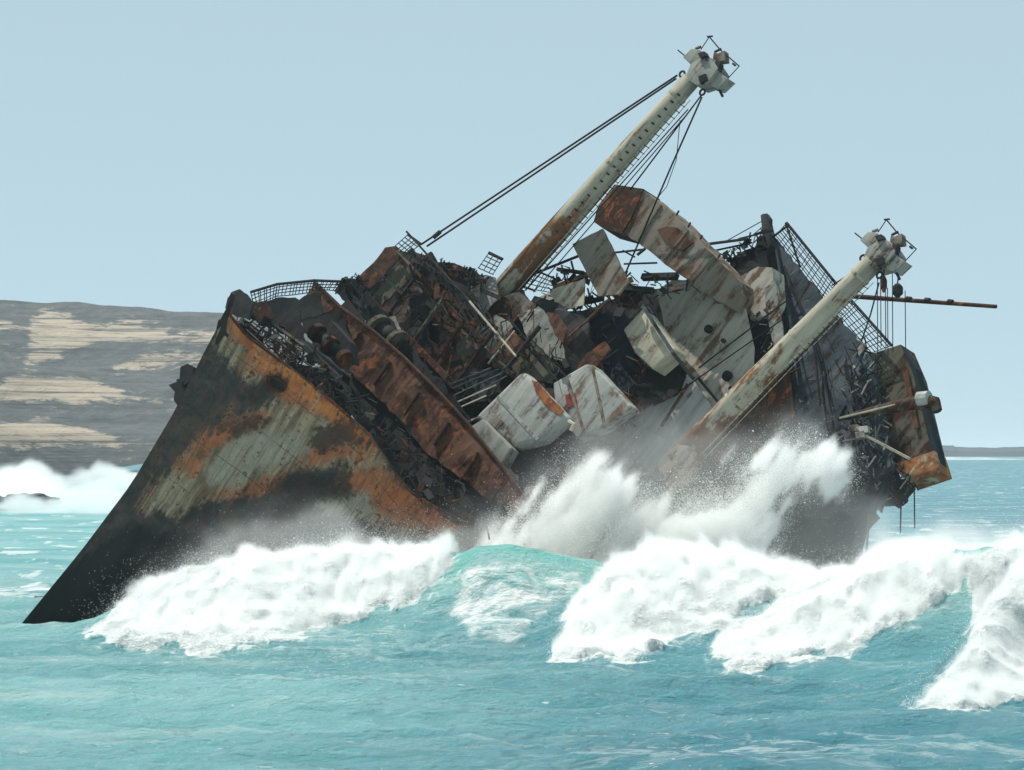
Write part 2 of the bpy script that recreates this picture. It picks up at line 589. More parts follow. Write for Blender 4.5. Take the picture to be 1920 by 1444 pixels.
FOAM = [
    [(165, 1196), (195, 1176), (262, 1112), (330, 1060), (430, 1045), (560, 1020), (650, 1010), (740, 1012), (850, 1028), (838, 1065), (800, 1102), (760, 1130), (700, 1155), (620, 1175),
     (540, 1195), (450, 1206), (380, 1218), (300, 1212), (215, 1203)],
    [(1045, 1232), (1060, 1170), (1085, 1120), (1130, 1065), (1200, 1040), (1300, 1030), (1480, 1062), (1600, 1050), (1520, 1110), (1420, 1147), (1340, 1182), (1280, 1195), (1240, 1215), (1180, 1243), (1120, 1232)],
    [(1330, 1240), (1350, 1200), (1400, 1160), (1440, 1130), (1480, 1095), (1560, 1065), (1650, 1045), (1780, 1030), (1812, 1060), (1792, 1100), (1750, 1138), (1700, 1165), (1620, 1198), (1560, 1228), (1480, 1247), (1400, 1255)],
    [(1700, 1342), (1760, 1292), (1810, 1235), (1832, 1170), (1822, 1100), (1806, 1050), (1920, 1025), (2300, 1000), (2300, 1290), (1960, 1293), (1850, 1314), (1780, 1328)],
]


def crest(b):
    w = np.array([W(*q) for q in b[0]])
    return w[:, 0], w[:, 1], np.maximum(w[:, 2], 0)


CRESTS = [(crest(b), b[1], b[2]) for b in BREAKERS]


def sea_height(x, y, spacing):
    h = np.zeros_like(x)
    z = np.zeros_like(x)
    for i, (L, amp, ang) in enumerate([(31, .22, 8), (19, .17, -14), (12, .13, 22), (7.5, .13, -25), (4.7, .085, 12), (3.0, .058, -8), (1.9, .034, 30)]):
        a = math.radians(ang)
        ph = (x * math.sin(a) + y * math.cos(a)) * 2 * math.pi / L
        wob = fbm(np.stack([x / L * .5, y / L * .5, z + i * 3.1], 1), 2, 40 + i) * 9
        s = np.sin(ph + wob)
        env = .35 + 1.2 * vnoise(np.stack([x / L * .21, y / L * .3, z + 9.7 * i], 1), 70 + i)
        h += amp * env * (1 - np.abs(s)) ** 1.3 * 1.6 * sstep(L * .5, L * .2, spacing)
    h -= .35
    big = np.zeros_like(x)
    for (cx, cy, cz), wf, wb in CRESTS:
        yc = np.interp(x, cx, cy)
        hz = np.interp(x, cx, cz, left=0, right=0)
        # smooth the height along the crest
        acc = 0
        for k, dx in enumerate((-2.4, -1.2, 0, 1.2, 2.4)):
            acc = acc + np.interp(x + dx, cx, cz, left=0, right=0) * (.12, .23, .3, .23, .12)[k]
        hz = .5 * acc + .5 * hz
        yc = yc + (fbm(np.stack([x * .22, z, z], 1), 3, 91) - .5) * 1.6
        d = yc - y
        w = np.where(d > 0, wf, wb)
        prof = np.where(d > 0, np.exp(-np.abs(d / w) ** 1.7), np.exp(-(d / w) ** 2))
        big = np.maximum(big, hz * prof) + .12 * np.minimum(big, hz * prof)
    return h * (1 - .35 * np.clip(big / 3, 0, 1)) + big


def foam_mask(px, py, x, y):
    f = np.zeros_like(px)
    sel = (y > 125) & (y < 196) & (py > 950) & (py < 1420)
    if sel.any():
        m = np.zeros(sel.sum())
        g = np.stack([x[sel] * .9 - .3 * y[sel], y[sel] * .35, y[sel] * 0], 1)
        rag = (fbm(g, 5, 55, .6) - .5) * 70
        for poly in FOAM:
            sd = sdist(px[sel], py[sel], poly)
            m = np.maximum(m, sstep(-16, 14, sd + rag))
            m = np.maximum(m, .36 * sstep(-60, -5, sd + rag * .6))
        f[sel] = m
    if sel.any():
        f[sel] = np.maximum(f[sel], .43 * sstep(-30, 25, sdist(px[sel], py[sel], [(870, 1060), (950, 1030), (1090, 1062), (1130, 1085), (1050, 1150), (960, 1215), (880, 1210), (830, 1150)])))
        f[sel] = np.maximum(f[sel], .30 * sstep(-12, 12, sdist(px[sel], py[sel], [(360, 1225), (560, 1195), (760, 1150), (900, 1180), (980, 1230), (700, 1235), (520, 1240)])))
    # surf running up the shore, left of the bow
    wob = (fbm(np.stack([x * .06, y * .012, x * 0], 1), 4, 61) - .5) * 320
    s = sstep(430, 640, y + wob) * sstep(1400, 1250, y) * sstep(560, 430, px)
    roll = fbm(np.stack([x * .03, y * .018, x * 0], 1), 3, 67)
    f = np.maximum(f, (.18 + .42 * sstep(.42, .62, roll)) * s)
    # surf round the rocks close to the stem
    s = sstep(205, 225, y) * sstep(262, 240, y) * sstep(150, 70, px)
    f = np.maximum(f, .40 * s)
    # wash along the hull
    s = sstep(181, 186, y) * sstep(205, 200, y) * sstep(170, 260, px) * sstep(1750, 1500, px)
    f = np.maximum(f, .62 * s)
    # whitecap lines seen far to the right
    s = sstep(1500, 2400, y) * sstep(4300, 3900, y) * sstep(1600, 1740, px)
    f = np.maximum(f, .27 * s)
    s = sstep(2700, 3200, y) * sstep(4300, 4100, y) * sstep(1500, 1700, px) * sstep(.42, .56, fbm(np.stack([x * .012, y * .002, x * 0], 1), 3, 88))
    f = np.maximum(f, .46 * s)
    return f


def build_sea():
    rows = []
    y = -40.0
    while y < 45000:
        rows.append(y)
        if y < 90: s = 6.0
        elif y < 128: s = .35
        elif y < 198: s = .17
        elif y < 260: s = .6
        else: s = max(.6, y * y * 2.4 * K / CAM_H)
        y += s
    rows = np.array(rows)
    cols = np.concatenate([np.linspace(-4200, -260, 40, endpoint=False), np.arange(-260, 2180, 4.4), np.linspace(2180, 6100, 40)])
    Y, C = np.meshgrid(rows, cols, indexing='ij')
    X = (C - 960) * K * np.maximum(np.abs(Y), 120)
    Y = Y + 0 * X
    x, y = X.ravel(), Y.ravel()
    sp = np.maximum(np.where(y < 90, 6, np.where(y < 128, .35, np.where(y < 198, .17, np.where(y < 260, .6, y * y * 2.4 * K / CAM_H)))), np.maximum(y, 120) * 4.4 * K)
    h = sea_height(x, y, sp)
    h = np.where(y < 88, -.3, h) if False else h
    co = np.stack([x, y, h], 1)
    q = co - CP
    zz = np.maximum(q @ FW, 1.0)
    px, py = 960 + (q @ RT) / zz / K, 722 - (q @ UPV) / zz / K
    fm = foam_mask(px, py, x, y)
    # churned foam stands up in lumps
    sel = (fm > .02) & (y > 120) & (y < 196)
    g = co[sel].copy(); g[:, 0] += .8 * g[:, 2] - .35 * g[:, 1]
    n = fbm(g * np.array([1.1, .5, .55]), 5, 5, .6) - .42
    lump = fm[sel] * n
    co[sel, 2] += lump * .85
    co[sel, 1] -= lump * 1.1
    nr, nc = len(rows), len(cols)
    idx = np.arange(nr * nc).reshape(nr, nc)
    quads = np.stack([idx[:-1, :-1], idx[:-1, 1:], idx[1:, 1:], idx[1:, :-1]], -1).reshape(-1, 4)
    me = bpy.data.meshes.new('sea')
    me.vertices.add(len(co)); me.vertices.foreach_set('co', co.astype(np.float32).ravel())
    me.loops.add(quads.size); me.loops.foreach_set('vertex_index', quads.ravel().astype(np.int32))
    me.polygons.add(len(quads))
    me.polygons.foreach_set('loop_start', np.arange(0, quads.size, 4, dtype=np.int32))
    me.polygons.foreach_set('loop_total', np.full(len(quads), 4, dtype=np.int32))
    me.polygons.foreach_set('use_smooth', np.ones(len(quads), bool))
    me.update(calc_edges=True)
    at = me.attributes.new('foam', 'FLOAT', 'POINT'); at.data.foreach_set('value', fm.astype(np.float32))
    shoal_glow = sstep(1350, 300, px) * sstep(900, 650, y) * .8 + sstep(0, 2.5, co[:, 2]) * .6  # pale shallows; the height term paints light glowing through raised wave faces
    at = me.attributes.new('shoal_glow', 'FLOAT', 'POINT'); at.data.foreach_set('value', np.clip(shoal_glow, 0, 1).astype(np.float32))
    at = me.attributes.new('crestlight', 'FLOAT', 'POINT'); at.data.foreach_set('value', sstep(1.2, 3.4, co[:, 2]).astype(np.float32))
    far = sstep(215, 330, y) * (.55 + .45 * sstep(500, 300, px) + .35 * sstep(900, 2500, y))
    at = me.attributes.new('far', 'FLOAT', 'POINT'); at.data.foreach_set('value', far.astype(np.float32))
    k = NT('turquoise_sea_water')
    pos = k.pos()
    foam = k.attr('foam'); sh = k.attr('shoal_glow')
    big = k.noise(k.vscale(pos, (.03, .05, .05)), 1.0, 4, .5, .5)
    deep = k.mix(k.step(big, .35, .65), (.028, .155, .205), (.05, .215, .26))
    lite = k.mix(k.step(big, .35, .65), (.155, .37, .37), (.24, .455, .445))
    body = k.mix(k.math('ADD', k.math('MULTIPLY', sh, .8), k.math('MULTIPLY', big, .25), True), deep, lite)
    # drifting foam threads
    v1 = k.vscale(pos, (.13, .42, .42))
    rid = k.math('ABSOLUTE', k.math('SUBTRACT', k.noise(v1, 1.0, 5, .6, 1.6), .5))
    patch = k.noise(k.vscale(pos, (.045, .07, .07)), 1.0, 4, .6, .6)
    thr = k.math('MULTIPLY', k.step(rid, .035, .0), k.step(patch, .5, .7))
    sp = k.step(k.noise(k.vscale(pos, (.7, 2.4, 2.4)), 1.0, 6, .7, .8), .66, .74)
    farf0 = k.math('MULTIPLY', k.math('MINIMUM', k.attr('far'), 1.0), k.math('SUBTRACT', 1.0, sh))
    thr = k.math('MAXIMUM', k.math('MULTIPLY', thr, .46), k.math('MULTIPLY', sp, k.step(patch, .42, .62)))
    fn = k.noise(k.vscale(pos, (.55, .8, .8)), 1.0, 9, .68, .7)
    fw = k.step(k.math('ADD', k.math('MULTIPLY', foam, 1.25), k.math('SUBTRACT', fn, .5)), .40, .66)
    fs = k.noise(k.vscale(pos, (.30, .085, .05)), 1.0, 5, .66, .4)
    farw = k.math('MULTIPLY', k.step(k.math('ADD', fs, k.math('MULTIPLY', k.attr('far'), .05)), .61, .66), k.math('MULTIPLY', k.step(k.attr('far'), 0, .5), .6))
    white = k.math('MAXIMUM', k.math('MAXIMUM', thr, fw), farw)
    body = k.mix(k.math('MULTIPLY', k.attr('crestlight'), .8), body, (.17, .47, .42))  # backlit glow of the thin crests, painted into the body colour
    chop = k.step(k.noise(k.vscale(pos, (.16, .06, .1)), 1.0, 5, .65, .3), .36, .66)
    body = k.mix(k.math('MULTIPLY', k.math('MULTIPLY', chop, farf0), .55), body, (.012, .075, .11))
    fleck_glint = k.math('MULTIPLY', k.step(k.noise(k.vscale(pos, (2.0, 5.0, 5.0)), 1.0, 3, .6), .665, .70), k.step(k.noise(k.vscale(pos, (.11, .2, .2)), 1.0, 4, .6), .52, .66))  # foam flecks that also paint sun sparkles onto the water
    milk = k.step(k.noise(k.vscale(pos, (.05, .34, .34)), 1.0, 6, .62, .5), .48, .72)
    body = k.mix(k.math('MULTIPLY', k.math('MULTIPLY', milk, k.math('ADD', .15, k.math('MULTIPLY', sh, .85))), .6), body, (.42, .52, .51))
    white = k.math('MAXIMUM', white, k.math('MULTIPLY', fleck_glint, .8))
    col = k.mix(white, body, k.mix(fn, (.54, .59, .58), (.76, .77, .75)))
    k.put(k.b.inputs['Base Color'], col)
    farf = k.math('MINIMUM', k.attr('far'), 1.0)
    k.put(k.b.inputs['Specular IOR Level'], k.math('SUBTRACT', .5, k.math('MULTIPLY', farf, .46)))
    k.put(k.b.inputs['Roughness'], k.math('ADD', k.math('ADD', .09, k.math('MULTIPLY', farf, .25)), k.math('MULTIPLY', white, .6)))
    k.b.inputs['IOR'].default_value = 1.33
    bh = k.math('ADD', k.math('MULTIPLY', k.noise(k.vscale(pos, (.8, 1.6, 1.6)), 1.0, 7, .65, .4), 1.0), k.math('MULTIPLY', k.noise(k.vscale(pos, (4, 7, 7)), 1.0, 5, .65), .42))
    k.bump(bh, .9, .31)
    me.materials.append(k.m)
    o = bpy.data.objects.new('sea', me)
    link(o, None, 'structure', 'turquoise sea with breaking waves round the wreck')
    return co, fm, px, py, rows, cols


SEA_CO, SEA_F, SEA_PX, SEA_PY, SEA_R, SEA_C = build_sea()
SEA_H = SEA_CO[:, 2].reshape(len(SEA_R), len(SEA_C)); SEA_M = SEA_F.reshape(SEA_H.shape)


def sea_at(x, y):
    """surface height and foam under a point"""
    c = np.interp(960 + x / (K * np.maximum(y, 120)), SEA_C, np.arange(len(SEA_C)))
    r = np.interp(y, SEA_R, np.arange(len(SEA_R)))
    i, j = np.clip(np.round(r).astype(int), 0, len(SEA_R) - 1), np.clip(np.round(c).astype(int), 0, len(SEA_C) - 1)
    return SEA_H[i, j], SEA_M[i, j]


def froth(name, x0, x1, y0, y1, z1, label, vox=.14, peak=3.0, h0=.10, h1=.36, blow=.22):
    """soft boiling layer that stands on the broken water"""
    lo = np.array([x0, y0, -.4])
    n = np.ceil((np.array([x1, y1, z1]) - lo) / vox).astype(int)
    gx, gy = lo[0] + np.arange(n[0]) * vox, lo[1] + np.arange(n[1]) * vox
    X, Y = np.meshgrid(gx, gy, indexing='ij')
    h, m = sea_at(X.ravel(), Y.ravel())
    h, m = h.reshape(X.shape), m.reshape(X.shape)
    z = lo[2] + np.arange(n[2]) * vox
    hh = z[None, None, :] - h[:, :, None]
    M3 = np.broadcast_to(m[:, :, None], hh.shape)
    sel = (M3 > .5) & (hh > -.25) & (hh < 3.2)
    I, J, Q = np.where(sel)
    w = np.stack([gx[I], gy[J], z[Q]], 1)
    g = w.copy(); g[:, 0] += .8 * g[:, 2] - .35 * g[:, 1]
    nz = fbm(g * np.array([2.4, .8, .9]), 4, 19, .64)
    nb = fbm(w * np.array([.16, .2, .05]) + 9, 3, 23)
    t = h0 + (h1 - h0) * sstep(.40, .72, nb) + blow * sstep(2.2, 3.6, h[I, J])
    hv = np.maximum(hh[sel], 0)
    d = np.clip((nz - .40 - .26 * (hv / t - .8)) / .16, 0, 1) ** 1.5 * np.exp(-(hv / (1.7 * t)) ** 2) * sstep(.5, .95, M3[sel])
    D = np.zeros(hh.shape); D[sel] = d * peak
    D[0], D[-1], D[:, 0], D[:, -1], D[:, :, -1] = 0, 0, 0, 0, 0
    return volume_obj(name, lo, vox, D, label)

# ------------------------------------------------------------------ spray and foam (droplets)
k = NT('white_spray')
dn = k.n.new('ShaderNodeBsdfDiffuse'); dn.inputs[0].default_value = (.78, .79, .775, 1)
tn = k.n.new('ShaderNodeBsdfTranslucent'); tn.inputs[0].default_value = (.78, .79, .775, 1)
mx = k.n.new('ShaderNodeMixShader'); mx.inputs[0].default_value = .45
k.l.new(dn.outputs[0], mx.inputs[1]); k.l.new(tn.outputs[0], mx.inputs[2]); k.l.new(mx.outputs[0], k.out.inputs[0])
SPRAY = k.m


def spray(name, poly, Y0, dY, n, soft, label, noise=.55, freq=.7, contrast=.16, r=(.004, .013), floor=0.0, mult=5, jit=.1):
    """droplets filling a cloud whose front outline is poly, Y0 away and dY deep"""
    xs = [p[0] for p in poly]; ys = [p[1] for p in poly]
    got = []
    tot = 0
    for _ in range(14):
        m = n * 2
        px = rng.uniform(min(xs) - 30, max(xs) + 30, m); py = rng.uniform(min(ys) - 40, max(ys), m)
        Y = Y0 + np.clip(rng.normal(0, 1, m), -2, 2) * dY
        sd = sdist(px, py, poly)
        rr = (FW[None] + ((px - 960) * K)[:, None] * RT + ((722 - py) * K)[:, None] * UPV)
        w = CP + rr * (Y / rr[:, 1])[:, None]
        q = w * np.array([freq, freq * .6, freq * .75])
        nz = fbm(q, 5, 3, .62)
        e = np.clip(sd / soft, -1, 1)
        lim = noise - .5 * contrast - e * contrast * 1.15
        dens = np.clip((nz - lim) / .09, 0, 1) * sstep(-.9, .2, e) + floor * sstep(-.6, .6, e)
        dens *= (.25 + .75 * sstep(-.2, 1, e))
        ok = (rng.random(m) < dens) & (w[:, 2] > -.3)
        got.append(w[ok]); tot += ok.sum()
        if tot > n: break
    co = np.concatenate(got)[:n]
    co = np.repeat(co, mult, 0) + rng.normal(0, 1, (len(co) * mult, 3)) * (jit * rng.exponential(1, len(co) * mult))[:, None]
    co = co[co[:, 2] > -.4]
    rad = rng.uniform(r[0], r[1], len(co)) * (1 + 1.6 * (rng.random(len(co)) < .01))
    return points_obj(name, co, rad, SPRAY, label)


def foam_fuzz(n):
    """froth standing off the broken faces of the waves"""
    sel = np.where((SEA_F > .45) & (SEA_CO[:, 1] > 125) & (SEA_CO[:, 1] < 196) & (SEA_PX > -40) & (SEA_PX < 1990))[0]
    c = SEA_CO[sel]
    i = rng.integers(0, len(c), n)
    p = c[i] + rng.uniform(-.09, .09, (n, 3))
    e = rng.exponential(.22, n) * (.3 + 1.7 * fbm(c[i] * .7, 3, 8) ** 2 * 2)
    d = np.stack([rng.normal(0, .35, n), -np.abs(rng.normal(.6, .3, n)), np.abs(rng.normal(.8, .3, n))], 1)
    p = p + d * e[:, None]
    return points_obj('breaker_foam', p, rng.uniform(.004, .012, n), SPRAY, 'white froth tumbling down the breaking wave faces')


foam_fuzz(260000)
froth('breaker_foam', -16.5, -1.5, 174, 193, 5.6, 'white water boiling along the left hand breaker under the bow')
froth('breaker_foam', .5, 24, 161, 180, 6.0, 'white water tumbling down the two right hand breakers', blow=.3)
froth('breaker_foam', 10.5, 19.5, 132, 151, 6.0, 'white water of the breaker cut by the right edge of the view', blow=.3)
BURST = [(905, 1040), (945, 990), (985, 955), (1020, 915), (1060, 878), (1110, 876), (1170, 918), (1250, 945), (1310, 925), (1360, 895), (1410, 862), (1470, 835), (1530, 832), (1590, 875), (1555, 912),
         (1490, 920), (1455, 965), (1440, 1060), (1300, 1080), (1130, 1080), (1000, 1055)]
fog('burst_spray', BURST, 193.5, 1.5, 4.6, 60, 'white spray bursting over the deck between the two cargo masts', noise=.545, contrast=.17, shear=-.55, freq=.75, vox=.11, stretch=(1.7, .7, .75))
spray('burst_spray', BURST, 193.5, 1.5, 60000, 75, 'fine white droplets flung out of the burst over the deck', contrast=.16, noise=.54, mult=4, jit=.2, r=(.003, .012))
BOWSPLASH = [(190, 1195), (245, 1120), (285, 1075), (340, 1058), (430, 1045), (470, 1030), (520, 1040), (560, 1008), (600, 1020), (650, 1005), (740, 1010), (850, 1030), (845, 1075), (620, 1130), (380, 1190)]
fog('burst_spray', BOWSPLASH, 184.5, 1.3, 2.2, 40, 'white spray thrown up against the bow of the wreck', noise=.56, contrast=.26, shear=.3, freq=.9, vox=.12)
spray('burst_spray', BOWSPLASH, 184, 1.4, 22000, 45, 'fine white droplets leaping up the dark bow plating', contrast=.22, noise=.52, mult=4, jit=.2, r=(.003, .010))
fog('burst_spray', [(1580, 1075), (1620, 1045), (1700, 1020), (1800, 1005), (1850, 1000), (2000, 1010), (2000, 1080), (1800, 1090)], 171, 2.2, 1.8, 35, 'spray blowing back off the crest of the right hand breakers', noise=.52, contrast=.3, stretch=(.5, .5, .9))
for Yr, x0, x1, hgt, sd in ((560, -60, 330, 34, 1), (760, 30, 420, 40, 2), (940, -60, 430, 40, 3)):
    yb = 840 + CAM_H / (K * Yr)
    xs_ = np.linspace(x0, x1, 9)
    tp = [(x, yb - hgt * (.35 + .9 * rnd.random()) * (1 if 0 < i < 8 else .1)) for i, x in enumerate(xs_)]
    fog('surf_spray', tp + [(x1, yb + 3), (x0, yb + 3)], Yr, 7, .25, 14, ['white roller of surf nearest the black rock', 'middle roller of surf behind the bow', 'farthest line of surf under the headland'][sd - 1], noise=.50, contrast=.26, freq=.3, vox=.55)
fog('surf_spray', [(-80, 975), (-80, 885), (0, 872), (60, 874), (105, 893), (150, 912), (240, 922), (330, 932), (400, 950), (400, 975)], 650, 9, .22, 26, 'surf breaking on the shore left of the bow', noise=.52, contrast=.26, freq=.28, vox=.5)
fog('drifting_mist', [(290, 1070), (420, 985), (560, 950), (700, 975), (800, 985), (940, 940), (980, 1000), (860, 1050), (500, 1060)], 189, 1.0, .2, 60, 'thin mist hanging in front of the dark lower bow', noise=.5, floor=.25, vox=.3)
fog('drifting_mist', [(940, 930), (1000, 850), (1100, 790), (1250, 780), (1400, 790), (1540, 800), (1620, 900), (1680, 960), (1680, 1070), (1450, 1080), (1100, 930)], 196, 1.3, .10, 70, 'thin mist hanging over the drowned deck', noise=.5, floor=.3, vox=.3)
fog('drifting_mist', [(1600, 1075), (1650, 980), (1690, 1000), (1760, 990), (1900, 1000), (2000, 1010), (2000, 1080), (1700, 1090)], 186, 3, .25, 50, 'thin mist drifting behind the right hand breaker', noise=.5, floor=.25, vox=.35)

# ------------------------------------------------------------------ land
SAND = [
    [(55, 645), (62, 605), (85, 590), (170, 612), (250, 608), (330, 618), (430, 620), (430, 640), (300, 642), (200, 636), (140, 652)],
    [(-300, 735), (0, 722), (60, 705), (120, 708), (170, 715), (240, 740), (330, 756), (330, 760), (200, 750), (150, 757), (60, 752), (0, 748), (-300, 750)],
    [(-200, 815), (0, 800), (70, 788), (150, 805), (200, 822), (300, 828), (300, 834), (200, 838), (100, 832), (0, 838), (-200, 840)],
    [(50, 680), (70, 655), (110, 655), (110, 672)],
    [(220, 690), (260, 660), (340, 655), (400, 668), (400, 690)],
]


def build_hill():
    ridge = [(-900, 560), (-300, 560), (0, 568), (60, 572), (120, 574), (200, 580), (300, 586), (430, 592), (560, 602), (700, 640), (850, 740), (1000, 800), (1120, 845)]
    cols = np.arange(-900, 1121, 5.0); T = np.linspace(0, 1, 150)
    Y0, Y1 = 1040.0, 1650.0
    Cg, Tg = np.meshgrid(cols, T)
    c, t = Cg.ravel(), Tg.ravel()
    Y = Y0 + (Y1 - Y0) * t + 60 * np.sin(c * .006) * (1 - t)
    x = (c - 960) * K * Y
    rz = CAM_H + (840 - np.interp(c, [r[0] for r in ridge], [r[1] for r in ridge])) * K * Y1
    s = t + .075 * np.sin(t * 2 * math.pi * 3.2 + c * .003)
    shape = np.clip(np.where(s < .12, s * 2.0, .24 + (s - .12) * .864), 0, 1)
    nz = fbm(np.stack([x * .02, Y * .012, c * 0], 1), 5, 21, .55) - .5
    z = np.maximum(rz + 2.5, 2) * shape + nz * 11 * np.sin(np.clip(t, 0, 1) * math.pi) ** .5 * np.clip(rz / 30, .1, 1) + 1.4 * (fbm(np.stack([x * .09, Y * .06, c * 0], 1), 3, 33) - .5) - 2.5
    co = np.stack([x, Y, z], 1)
    q = co - CP; zz = q @ FW
    px, py = 960 + (q @ RT) / zz / K, 722 - (q @ UPV) / zz / K
    m = np.zeros(len(co))
    for poly in SAND:
        m = np.maximum(m, sstep(-26, 16, sdist(px, py, poly)))
    m = np.maximum(m, .3 * sstep(0, 12, py - 592) * sstep(700, 680, py))
    nr, nc = len(T), len(cols)
    idx = np.arange(nr * nc).reshape(nr, nc)
    quads = np.stack([idx[:-1, :-1], idx[:-1, 1:], idx[1:, 1:], idx[1:, :-1]], -1).reshape(-1, 4)
    me = bpy.data.meshes.new('hill')
    me.from_pydata(co.tolist(), [], quads.tolist())
    me.polygons.foreach_set('use_smooth', [True] * len(me.polygons))
    at = me.attributes.new('sand', 'FLOAT', 'POINT'); at.data.foreach_set('value', m.astype(np.float32))
    k = NT('scrub_and_sand')
    p = k.pos()
    n = k.noise(k.vscale(p, (.035, .02, .16)), 1.0, 9, .72, .6)
    n2 = k.noise(k.vscale(p, (.22, .1, .6)), 1.0, 7, .75)
    w = k.step(k.math('ADD', k.attr('sand'), k.math('ADD', k.math('MULTIPLY', k.math('SUBTRACT', n, .5), 2.9), k.math('MULTIPLY', k.math('SUBTRACT', n2, .5), 1.5))), .42, .74)
    st = k.noise(k.vscale(p, (.012, .004, .9)), 1.0, 6, .7, .3)
    w = k.math('MULTIPLY', w, k.step(st, .36, .56))
    n2 = k.math('ADD', k.math('MULTIPLY', n2, .55), k.math('MULTIPLY', st, .45))
    rock = k.mix(k.step(n2, .35, .65), (.050, .062, .066), (.13, .135, .128))
    sand = k.mix(k.step(n2, .3, .7), (.38, .31, .23), (.52, .43, .325))
    k.put(k.b.inputs['Base Color'], k.mix(w, rock, sand))
    k.b.inputs['Roughness'].default_value = .95
    k.bump(k.math('ADD', n2, n), 1.0, 4.0)
    me.materials.append(k.m)
    return link(bpy.data.objects.new('hill', me), None, 'structure', 'low grey headland with pale sand drifts')


build_hill()


def rock_mesh(name, cx, cy, cz, sx, sy, sz, seed, mat, **kw):
    bm = bmesh.new()
    bmesh.ops.create_icosphere(bm, subdivisions=4, radius=1)
    co = np.array([v.co[:] for v in bm.verts])
    d = .35 + 1.25 * fbm(co * 2.3 + seed, 5, seed, .6)
    co = co * d[:, None] * np.array([sx, sy, sz])
    for v, c in zip(bm.verts, co): v.co = c
    me = bpy.data.meshes.new(name); bm.to_mesh(me); bm.free()
    me.materials.append(mat)
    o = bpy.data.objects.new(name, me); o.location = (cx, cy, cz)
    return link(o, None, **kw)


k = NT('wet_basalt'); n = k.noise(k.coord(), .8, 8, .7)
k.put(k.b.inputs['Base Color'], k.mix(k.step(n, .35, .7), (.014, .016, .018), (.045, .046, .045)))
k.b.inputs['Roughness'].default_value = .5; k.bump(n, .8, .4)
BASALT = k.m
for px, py, Y, sx, sz, sd, lab in [(50, 938, 600, 3.6, 1.1, 3, 'black wet rock in the surf off the headland'), (-10, 940, 590, 2.8, 1.0, 5, 'low black rock cut by the left edge of the surf'),
                                   (35, 1140, 222, 1.1, .5, 8, 'small dark rock awash left of the stem'), (80, 1130, 226, .9, .4, 9, 'small dark rock awash nearest the stem')]:
    w = W(px, py, Y)
    rock_mesh('rock', w[0], w[1], w[2] - sz * .3, sx, sx * .8, sz, sd, BASALT, label=lab, cat='rock', group='rocks in the surf by the bow')


def build_reef():
    cols = np.arange(1380, 2900, 4.0); Y0 = 4200
    v, f = [], []
    x = (cols - 960) * K * Y0
    n = fbm(np.stack([x * .012, x * 0, x * 0], 1), 5, 4, .62)
    top = 2.5 + 9.5 * n + 1.5 * (cols < 1800)
    for i in range(len(cols)):
        for dy, zf in ((0, -.1), (12, .55), (40, 1.0), (160, .8), (260, -.1)):
            v.append((x[i], Y0 + dy + 10 * n[i], top[i] * zf - .6))
    for i in range(len(cols) - 1):
        for j in range(4):
            a = i * 5 + j
            f.append((a, a + 5, a + 6, a + 1))
    me = bpy.data.meshes.new('reef'); me.from_pydata(v, [], f); k = NT('far_reef_rock'); k.put(k.b.inputs['Base Color'], k.mix(k.noise(k.pos(), .05, 5, .7), (.03, .04, .05), (.06, .07, .08))); k.b.inputs['Roughness'].default_value = .95
    me.materials.append(k.m)
    link(bpy.data.objects.new('reef', me), None, 'structure', 'low dark reef along the horizon at the right')


build_reef()

# ------------------------------------------------------------------ the wreck
wreck = thing('shipwreck', 'rusted broken cargo ship heeled over in the breakers with its bow in the air', 'shipwreck')

STEM = [Sp(x, y, 0) for x, y in [(437, 550), (425, 581), (383, 660), (329, 768), (247, 906), (151, 1034), (30, 1182), (-90, 1330)]]
SHEER = [STEM[0]] + [S(x, y, a) for x, y, a in [(430, 590, .4), (462, 630, 1.1), (500, 658, 1.9), (540, 687, 2.9), (590, 728, 4.0), (634, 764, 5.0), (692, 815, 6.6), (715, 850, 7.4), (740, 888, 8.0), (768, 922, 8.8),
                                                    (820, 955, 10.2), (875, 982, 11.6), (940, 1008, 13.4), (1040, 1050, 16.5)]]


def resample(pts, n):
    pts = np.array(pts); d = np.concatenate([[0], np.cumsum(np.linalg.norm(np.diff(pts, axis=0), axis=1))])
    t = np.linspace(0, d[-1], n)
    return np.stack([np.interp(t, d, pts[:, i]) for i in range(3)], 1)


